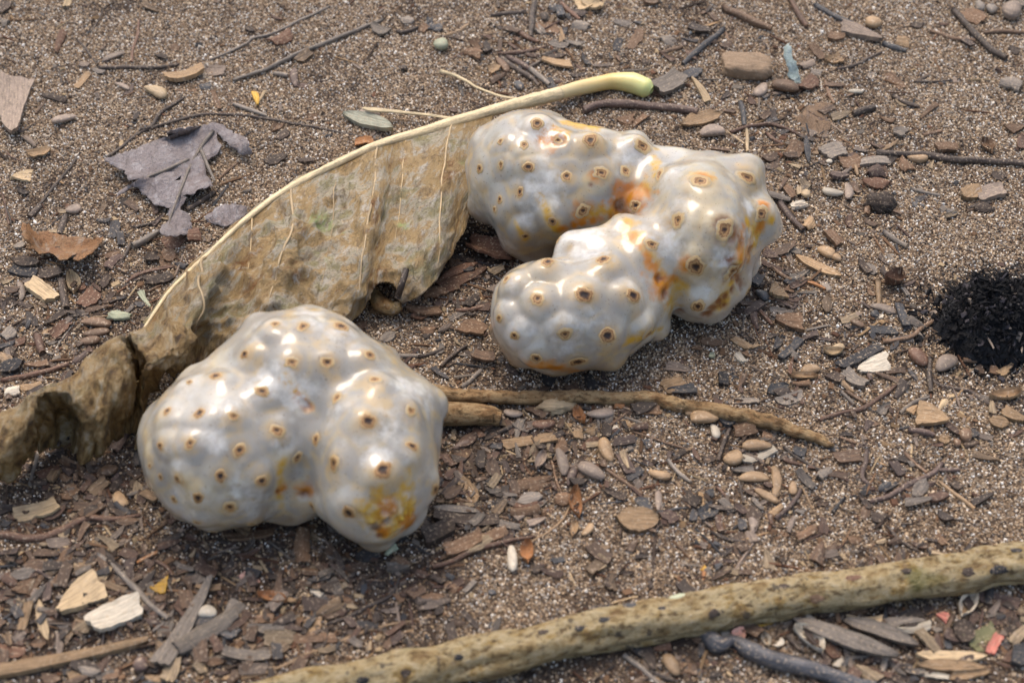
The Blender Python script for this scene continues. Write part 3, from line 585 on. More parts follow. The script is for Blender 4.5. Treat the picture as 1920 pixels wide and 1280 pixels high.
# ------------------------------------------------------------------ outlined leaves (flat leaves lying on the sand)
def poly_leaf(name, px, mat, label, cat, holes=(), lift=.12, curl=.25, step=.28, thick=.025, hfun=None, ribs=(), rib_mat=None, rib_r=.05, group=None):
    pts = []
    for i in range(len(px)):                              # subdivide + roughen the outline
        a = np.array(px[i], float); b_ = np.array(px[(i+1) % len(px)], float); n = max(1, int(np.linalg.norm(b_-a)/5))
        for k in range(n):
            p = a+(b_-a)*k/n; w = P(*p); pts.append((w[0]+.06*nz(p[0]*.13, p[1]*.13)+.12*nz(p[0]*.27, p[1]*.27, 4), w[1]+.06*nz(p[0]*.13, p[1]*.13, 7)+.12*nz(p[0]*.27, p[1]*.27, 9)))
    B = [Vector(p) for p in pts]; x0 = min(p[0] for p in pts); x1 = max(p[0] for p in pts); y0 = min(p[1] for p in pts); y1 = max(p[1] for p in pts)
    I = []
    for x in np.arange(x0, x1, step):
        for y in np.arange(y0, y1, step):
            I.append(Vector((x+random.uniform(-.3, .3)*step, y+random.uniform(-.3, .3)*step)))
    nb = len(B)
    ve, ed, fa, *_ = delaunay_2d_cdt(B+I, [], [list(range(nb))], 1, 1e-4)
    ve = np.array([(v.x, v.y) for v in ve]); c = ve.mean(0); ext = max(x1-x0, y1-y0)/2
    bd = np.array(pts); edged = np.array([np.min(np.linalg.norm(bd-v, axis=1)) for v in ve])
    Z = []
    for v, e in zip(ve, edged):
        x, y = px_of((v[0], v[1], 0))
        z = ground(*v)+lift+.20*nz(v[0]*.7, v[1]*.7, 3)+.08*nz(v[0]*2.2, v[1]*2.2, 6)+curl*max(0, nz(v[0]*.5, v[1]*.5, 11))*max(0, 1-e/.6)
        if hfun: z += hfun(x, y)
        Z.append(max(z, ground(*v)+.03))
    XY = np.array([P(*px_of((v[0], v[1], ground(*v))), z)[:2] for v, z in zip(ve, Z)])
    V = np.column_stack([XY-c, Z]); F = []
    for f in fa:
        x, y = px_of((*ve[f].mean(0), 0))
        if not any(((x-hx)/hr)**2+((y-hy)/(hr*.6))**2 < 1 for hx, hy, hr in holes): F.append(tuple(f))
    F = [f if np.cross(V[f[1]]-V[f[0]], V[f[2]]-V[f[0]])[2] > 0 else f[::-1] for f in F]
    if ribs:
        root = empty(name, (c[0], c[1], 0)); o = mesh_obj('blade', V, F, mat, root, uv=V[:, :2]+c)
    else:
        root = o = mesh_obj(name, V, F, mat, None, (c[0], c[1], 0), uv=V[:, :2]+c)
    s = o.modifiers.new('thick', 'SOLIDIFY'); s.thickness = thick*CM; s.offset = -1
    for rp in ribs:
        q = []
        for (x, y) in rp:
            w = P(x, y); i = np.argmin(np.linalg.norm(ve-w[:2], axis=1)); w = P(x, y, Z[i]); q.append((w[0]-c[0], w[1]-c[1], Z[i]+.015))
        t = tube(q, [rib_r, rib_r*.8, rib_r*.4], 6, 4*len(q), seed=int(rp[0][0]), rough=.2); mesh_obj('vein', t[0], t[1], rib_mat, root, uv=t[2])
    tag(root, label, cat, group); return root
def cr(o, s, l): return [(o[0]+x*s, o[1]+y*s) for x, y in l]
A3 = 1/3
m_grey = leaf_mat('grey_dead_leaf', [(.21, .165, .155), (.31, .265, .255), (.36, .32, .315), (.28, .225, .21), (.47, .44, .44), (.18, .145, .135), (.11, .09, .08)], spec=.5, rough=.5)
poly_leaf('dead_leaf', cr((0, 0), A3, [(580,900),(690,862),(830,812),(940,772),(950,742),(1060,715),(1150,710),(1210,690),(1250,705),(1330,758),(1392,782),(1408,862),(1372,876),(1310,832),(1252,792),(1228,745),(1225,785),(1246,822),(1215,872),(1160,898),(1150,935),(1172,980),(1192,1050),(1130,1060),(1100,1082),(1040,1100),(1025,1180),(1072,1210),(1078,1290),(1030,1318),(930,1320),(900,1296),(935,1230),(955,1165),(880,1150),(820,1100),(780,1062),(740,1052),(640,1106),(700,1050),(758,1022),(772,1000),(730,1012),(690,960),(640,932)]),
          m_grey, 'torn grey-purple dead leaf with holes left of the big dry leaf', 'leaf', holes=[(330,336,6),(303,342,5),(311,357,4),(272,353,3),(260,330,4)], lift=.25, curl=1.3,
          ribs=[cr((0, 0), A3, [(1200,740),(1130,830),(1060,960),(1010,1090),(960,1220),(940,1300)]), cr((0, 0), A3, [(1060,900),(950,950),(850,990),(740,1040)]), cr((0,0),A3,[(1130,840),(1180,960),(1210,1020)])], rib_mat=M('gr', 'twig'), rib_r=.07)
poly_leaf('leaf_fragment', cr((240, 120), .3906, [(365,752),(420,692),(500,672),(578,690),(560,742),(480,782),(400,772)]), m_grey, 'small grey leaf piece tucked against the big leaf midrib', 'leaf piece', lift=.12, curl=.3)
m_tanleaf = leaf_mat('tan_dead_leaf', [(.22, .14, .08), (.30, .20, .125), (.33, .23, .15), (.24, .19, .15), (.16, .15, .15), (.20, .13, .08), (.12, .09, .07)], spec=.3, rough=.6)
poly_leaf('leaf_fragment', cr((1280, 0), A3, [(640,655),(690,600),(760,572),(838,575),(838,625),(800,650),(835,690),(820,770),(775,782),(735,792),(700,740),(665,715),(670,690),(638,690)]), m_tanleaf, 'tan and grey leaf piece lying flat right of the thin red root', 'leaf piece', lift=.06, curl=.15)
m_orange = leaf_mat('orange_dead_leaf', [(.24, .11, .05), (.35, .18, .08), (.40, .24, .125), (.29, .14, .07), (.44, .36, .28), (.19, .09, .04), (.10, .05, .03)], spec=.4, rough=.5)
def orange_h(x, y):
    return 1.0*float(sstep(75, 42, x))+.65*max(0, 1-abs((y-(452+(x-60)*.13))/22))*0+.6*float(sstep(462, 478, y+abs(x-110)*.05))
poly_leaf('curled_leaf', cr((0, 380), .2968, [(135,150),(145,118),(185,118),(215,170),(290,165),(370,190),(430,200),(520,215),(570,225),(650,212),(660,225),(600,290),(540,340),(480,362),(460,345),(490,300),(420,345),(360,345),(335,305),(280,300),(250,310),(190,270),(155,215)]),
          m_orange, 'curled orange-brown dead leaf near the left edge', 'leaf', lift=.2, curl=.5, step=.16, hfun=orange_h)
m_blueleaf = leaf_mat('blue_green_sliver', [(.33, .42, .40), (.42, .52, .50), (.48, .58, .56), (.36, .45, .42), (.55, .62, .60), (.30, .37, .30), (.2, .24, .18)], spec=.5, rough=.35)
def sl_h(x, y): return .55*float(sstep(150, 85, y))
poly_leaf('leaf_sliver', cr((1280, 0), A3, [(590,240),(606,250),(625,330),(650,385),(668,425),(672,480),(640,470),(600,410),(575,340),(570,290)]), m_blueleaf, 'blue-green curved leaf sliver right of the brown stone', 'leaf piece', lift=.15, curl=.1, step=.12, hfun=sl_h, thick=.05)

# ------------------------------------------------------------------ branch, sticks
def bark_mat(name, cs, spots=True):
    m, nt, b = new_mat(name)
    uv = N(nt, 'ShaderNodeUVMap', uv_map='uv').outputs[0]
    n1 = tex_noise(nt, uv, 1.1, 8, .7, (.9, 1.2, 1)); n2 = tex_noise(nt, uv, 1, 7, .75, (2.6, 5, 1)); n3 = tex_noise(nt, uv, .45, 3, .5); n4 = tex_noise(nt, uv, 1.7, 4, .6)
    c = ramp(nt, n1, [(.36, cs[0]), (.45, cs[1]), (.52, cs[2]), (.60, cs[3]), (.66, cs[0])])
    c = mixc(nt, mrange(nt, n2, .54, .72, 0, .6), c, cs[4]); c = mixc(nt, mrange(nt, n2, .485, .40, 0, .9), c, cs[5])
    if spots:
        c = mixc(nt, mrange(nt, n3, .62, .70, 0, .5), c, (.12, .15, .03))
        c = mixc(nt, mrange(nt, n4, .63, .66, 0, .8), c, (.07, .058, .05))
    nt.links.new(c, b.inputs['Base Color']); b.inputs['Roughness'].default_value = .75; b.inputs['Specular IOR Level'].default_value = .3
    h = N(nt, 'ShaderNodeMath', operation='ADD'); nt.links.new(n1, h.inputs[0]); nt.links.new(n2, h.inputs[1])
    bump(nt, b, h.outputs[0], 1, .3); return m
m_branch = bark_mat('mossy_bark', [(.24, .145, .06), (.48, .345, .16), (.60, .48, .28), (.43, .285, .10), (.72, .64, .50), (.12, .07, .03)])
m_stick = bark_mat('tan_bark', [(.22, .12, .05), (.44, .27, .125), (.54, .37, .19), (.36, .20, .085), (.60, .46, .29), (.12, .07, .03)], False)
def stick(name, px, r, mat, label, cat, segs=16, n=60, rough=.1, wob=.1, seed=1, lift=0, group=None, cap='flat'):
    pts = [P(x, y, rr*.9+lift) for (x, y), rr in zip(px, np.interp(np.linspace(0, 1, len(px)), np.linspace(0, 1, len(r)), r))]
    c = np.mean(pts, 0); c[2] = 0; t = tube(np.array(pts)-c, r, segs, n, wob, rough, seed, cap=cap)
    o = mesh_obj(name, t[0], t[1], mat, None, c, uv=t[2]); tag(o, label, cat, group); return o
stick('fallen_branch', [(400,1332),(560,1297),(750,1262),(980,1213),(1110,1187),(1240,1161),(1430,1125),(1550,1109),(1670,1093),(1900,1058),(2060,1038)], [.46,.50,.54,.56,.54,.57,.54,.53,.55,.55,.56], m_branch,
      'thick yellowish mossy branch across the bottom of the picture', 'branch', 32, 230, .22, .16, 6)
stick('stick', [(770,727),(820,737),(900,743),(1000,745),(1100,745),(1200,748),(1290,760),(1370,775),(1440,790),(1500,808),(1545,828),(1566,834)], [.18,.22,.20,.21,.20,.22,.20,.22,.22,.18,.14,.05], m_stick,
      'long thin tan stick running right from the heart-shaped fruit', 'stick', 16, 170, .26, .16, 3)
stick('stick', [(740,782),(790,778),(850,776),(905,778),(938,783)], [.34,.35,.36,.33,.24], m_stick, 'short stubby tan stick with a frayed end beside the heart-shaped fruit', 'stick', 16, 40, .16, .05, 9)
stick('charred_twig', [(1278,1168),(1306,1176),(1345,1206),(1376,1204),(1405,1218),(1454,1234),(1508,1252),(1562,1268),(1640,1290)], [.10,.19,.24,.16,.24,.23,.22,.20,.18], wood_mat('charred_wood', np.array((.055, .055, .06)), .45, 8, .75, .5),
      'crooked charred blue-grey twig below the mossy branch', 'twig', 12, 70, .2, .1, 5)

def scars(log, px):
    V = np.array([v.co for v in log.data.vertices])/CM+np.array(log.location)/CM; tr_ = BVHTree.FromPolygons(V.tolist(), [tuple(p.vertices) for p in log.data.polygons])
    for i, (x, y, rp, cl) in enumerate(px):
        hp, hn, _, _ = tr_.ray_cast(Vector(CAM), Vector(ray(x, y)).normalized())
        if hp is None: continue
        hn = np.array(hn); hp = np.array(hp); r = rp/(1920*LENS/36/np.dot(hp-CAM, FW)); tx = np.array([1, .15, 0]); tx = tx-hn*(tx@hn); tx /= np.linalg.norm(tx); ty = np.cross(hn, tx); ps = []; F = []
        for q, (rr, hh) in enumerate(((0, .012), (.55, .015), (.85, .012), (1, -.015))):
            for s_ in range(14 if q else 1):
                a = 2*math.pi*s_/14; k = r*rr*(1+.45*nz(i*2.3, 1.5*math.cos(a), 1.5*math.sin(a))); pt = hp+tx*math.cos(a)*k*1.25+ty*math.sin(a)*k*.8
                b0, b1, _, _ = tr_.find_nearest(Vector(pt)); ps.append(np.array(b0)+np.array(b1)*hh)
        F += [(0, 1+s_, 1+(s_+1) % 14) for s_ in range(14)]
        for q in (0, 1): F += [(1+q*14+s_, 15+q*14+s_, 15+q*14+(s_+1) % 14, 1+q*14+(s_+1) % 14) for s_ in range(14)]
        lc = np.array(log.location)/CM; ps = np.array(ps)-lc; mesh_obj('bark_scar', ps, F, M(cl, 'wood'), log, uv=ps[:, :2])
scars(bpy.data.objects['fallen_branch'], [(1132,1161,9,'bk'),(1087,1177,9,'bk'),(1241,1140,7,'bk'),(1180,1133,13,'bl'),(1906,1031,11,'bk'),(1874,1068,16,'bk'),(1815,1072,12,'dk'),(1016,1185,9,'dk'),(1268,1116,14,'gn'),(760,1262,9,'dk'),(860,1232,8,'bk'),(1470,1098,9,'dk'),(1600,1082,12,'rd'),(1700,1070,9,'dk'),(680,1275,11,'bk'),(1340,1150,12,'dk'),(1530,1122,11,'br')])
# ------------------------------------------------------------------ stone, charred clump, clods
def lump(name, px, r, mat, label, cat, amp=.2, freq=1.2, sub=3, seed=0, cut=None, rotz=0, sink=.25, group=None):
    bm = bmesh.new(); bmesh.ops.create_icosphere(bm, subdivisions=sub, radius=1)
    V = np.array([v.co for v in bm.verts]); F = [tuple(v.index for v in f.verts) for f in bm.faces]; bm.free()
    if cut: V = np.sign(V)*np.abs(V)**cut; 
    V = V*np.array(r)*(1+amp*np.array([mnoise.fractal(Vector(v*freq)+Vector((seed, 0, 0)), .7, 2, 3) for v in V]))[:, None]
    rc = rot(rotz); V = V@rc.T
    w = P(*px, r[2]*(1-sink)); loc = (w[0], w[1], 0); V[:, 2] += r[2]*(1-2*sink)+ground(w[0], w[1])
    o = mesh_obj(name, V, F, mat, None, loc, uv=V[:, :2]+V[:, 2:3]*.6); tag(o, label, cat, group); return o
lump('stone', (1400, 122), (.92, .62, .30), wood_mat('brown_stone', np.array((.29, .20, .125)), .7, 5, .35), 'flat angular brown stone left of the blue-green sliver', 'stone', .13, 1.3, 4, 3, cut=.55, rotz=-8, sink=.2)
m_char, nt, b = new_mat('charcoal'); geo = N(nt, 'ShaderNodeTexCoord').outputs['Object']
nc = tex_noise(nt, geo, 500, 5, .7); c0 = ramp(nt, nc, [(.35, (.004, .004, .005)), (.6, (.014, .014, .016)), (.75, (.045, .042, .042))])
nt.links.new(c0, b.inputs['Base Color']); b.inputs['Roughness'].default_value = .8; bump(nt, b, nc, 1, .12)
# bumpy mound
cw = P(1872, 600, .4); CV = []; nr, na_ = 26, 48
for i in range(nr+1):
    for j in range(na_):
        a = 2*math.pi*j/na_; rr = i/nr
        R = 1.85*(1+.22*nz(1.6*math.cos(a), 1.6*math.sin(a), 2)+.12*nz(5*math.cos(a), 5*math.sin(a), 4)); x = R*rr*math.cos(a)*1.05; y = R*rr*math.sin(a)*.86
        hgt = 1.5*(1-rr**2.4)+(1-rr)**.5*(.45*mnoise.fractal(Vector((x*1.2, y*1.2, 5)), .7, 2, 4)+.25*abs(nz(x*3.5, y*3.5, 3)))
        CV.append((x, y, hgt-.12*(i == nr)+ground(cw[0]+x, cw[1]+y)))
CF = [(i*na_+j, (i+1)*na_+j, (i+1)*na_+(j+1) % na_, i*na_+(j+1) % na_) for i in range(nr) for j in range(na_)]
clump = empty('charred_clump', (cw[0], cw[1], 0)); tag(clump, 'black charred crumbly clump at the right edge', 'charcoal')
mesh_obj('mound', CV, CF, m_char, clump)
def crumbs(n, sampler, smin, smax, colfun, flat=.45, tilt=22, thin=(.22, .75)):
    """many little angular crumbs in one mesh: V, F, C"""
    cube = np.array([(-1, -1, -1), (1, -1, -1), (1, 1, -1), (-1, 1, -1), (-1, -1, 1), (1, -1, 1), (1, 1, 1), (-1, 1, 1)], float)*.5
    cf = [(0, 3, 2, 1), (4, 5, 6, 7), (0, 1, 5, 4), (1, 2, 6, 5), (2, 3, 7, 6), (3, 0, 4, 7)]
    V, F, C, k = [], [], [], 0
    while k < n:
        x, y, z = sampler()
        L = smin*(smax/smin)**(random.random()**1.6); w = L*random.uniform(*thin); t = min(w, L)*random.uniform(.2, flat*1.6)
        q = cube*(1+rng.uniform(-.35, .3, (8, 3))); q[4:, :2] *= random.uniform(.55, .95)
        q = q*[L, w, t]; Rm = rot(random.uniform(0, 360), random.uniform(-tilt, tilt), random.uniform(-tilt, tilt)); q = q@Rm.T
        V.append(q+[x, y, z+t*.35]); F += [tuple(8*k+i for i in f) for f in cf]; C.append(np.tile(colfun(x, y), (8, 1))); k += 1
    return np.vstack(V), F, np.vstack(C)
tr = BVHTree.FromPolygons(CV, CF)
def samp_c():
    while 1:
        x, y = rng.normal(0, 1.0, 2)*[.95, .78]
        if abs(x) < 3.2 and abs(y) < 2.6:
            h = tr.ray_cast(Vector((x, y, 5)), Vector((0, 0, -1)))[0]; return x, y, (h.z if h else ground(cw[0]+x, cw[1]+y))
m_crumb, nt, b = new_mat('litter_crumb'); ca = N(nt, 'ShaderNodeAttribute', attribute_name='col').outputs['Color']
geo = N(nt, 'ShaderNodeTexCoord').outputs['Object']; nc = tex_noise(nt, geo, 900, 3, .6)
nt.links.new(mixc(nt, mrange(nt, nc, .3, .7, 0, .6), ca, (0, 0, 0), 'MULTIPLY') if False else ca, b.inputs['Base Color']); b.inputs['Roughness'].default_value = .85; b.inputs['Specular IOR Level'].default_value = .2; bump(nt, b, nc, .6, .05)
def blk(x, y): v = random.random(); return np.array((.008, .008, .009)) if v < .9 else (np.array((.05, .045, .05)) if v < .98 else np.array((.25, .2, .16)))
q = crumbs(5200, samp_c, .06, .42, blk, tilt=65, thin=(.08, .6)); o = mesh_obj('char_crumbs', q[0], q[1], m_crumb, clump, smooth=False); color_attr(o, 'col', q[2]); o['kind'] = 'stuff'
q = crumbs(700, samp_c, .35, 1.1, blk, .6, tilt=75, thin=(.03, .08)); o = mesh_obj('char_fibres', q[0], q[1], m_crumb, clump, smooth=False); color_attr(o, 'col', q[2]); o['kind'] = 'stuff'
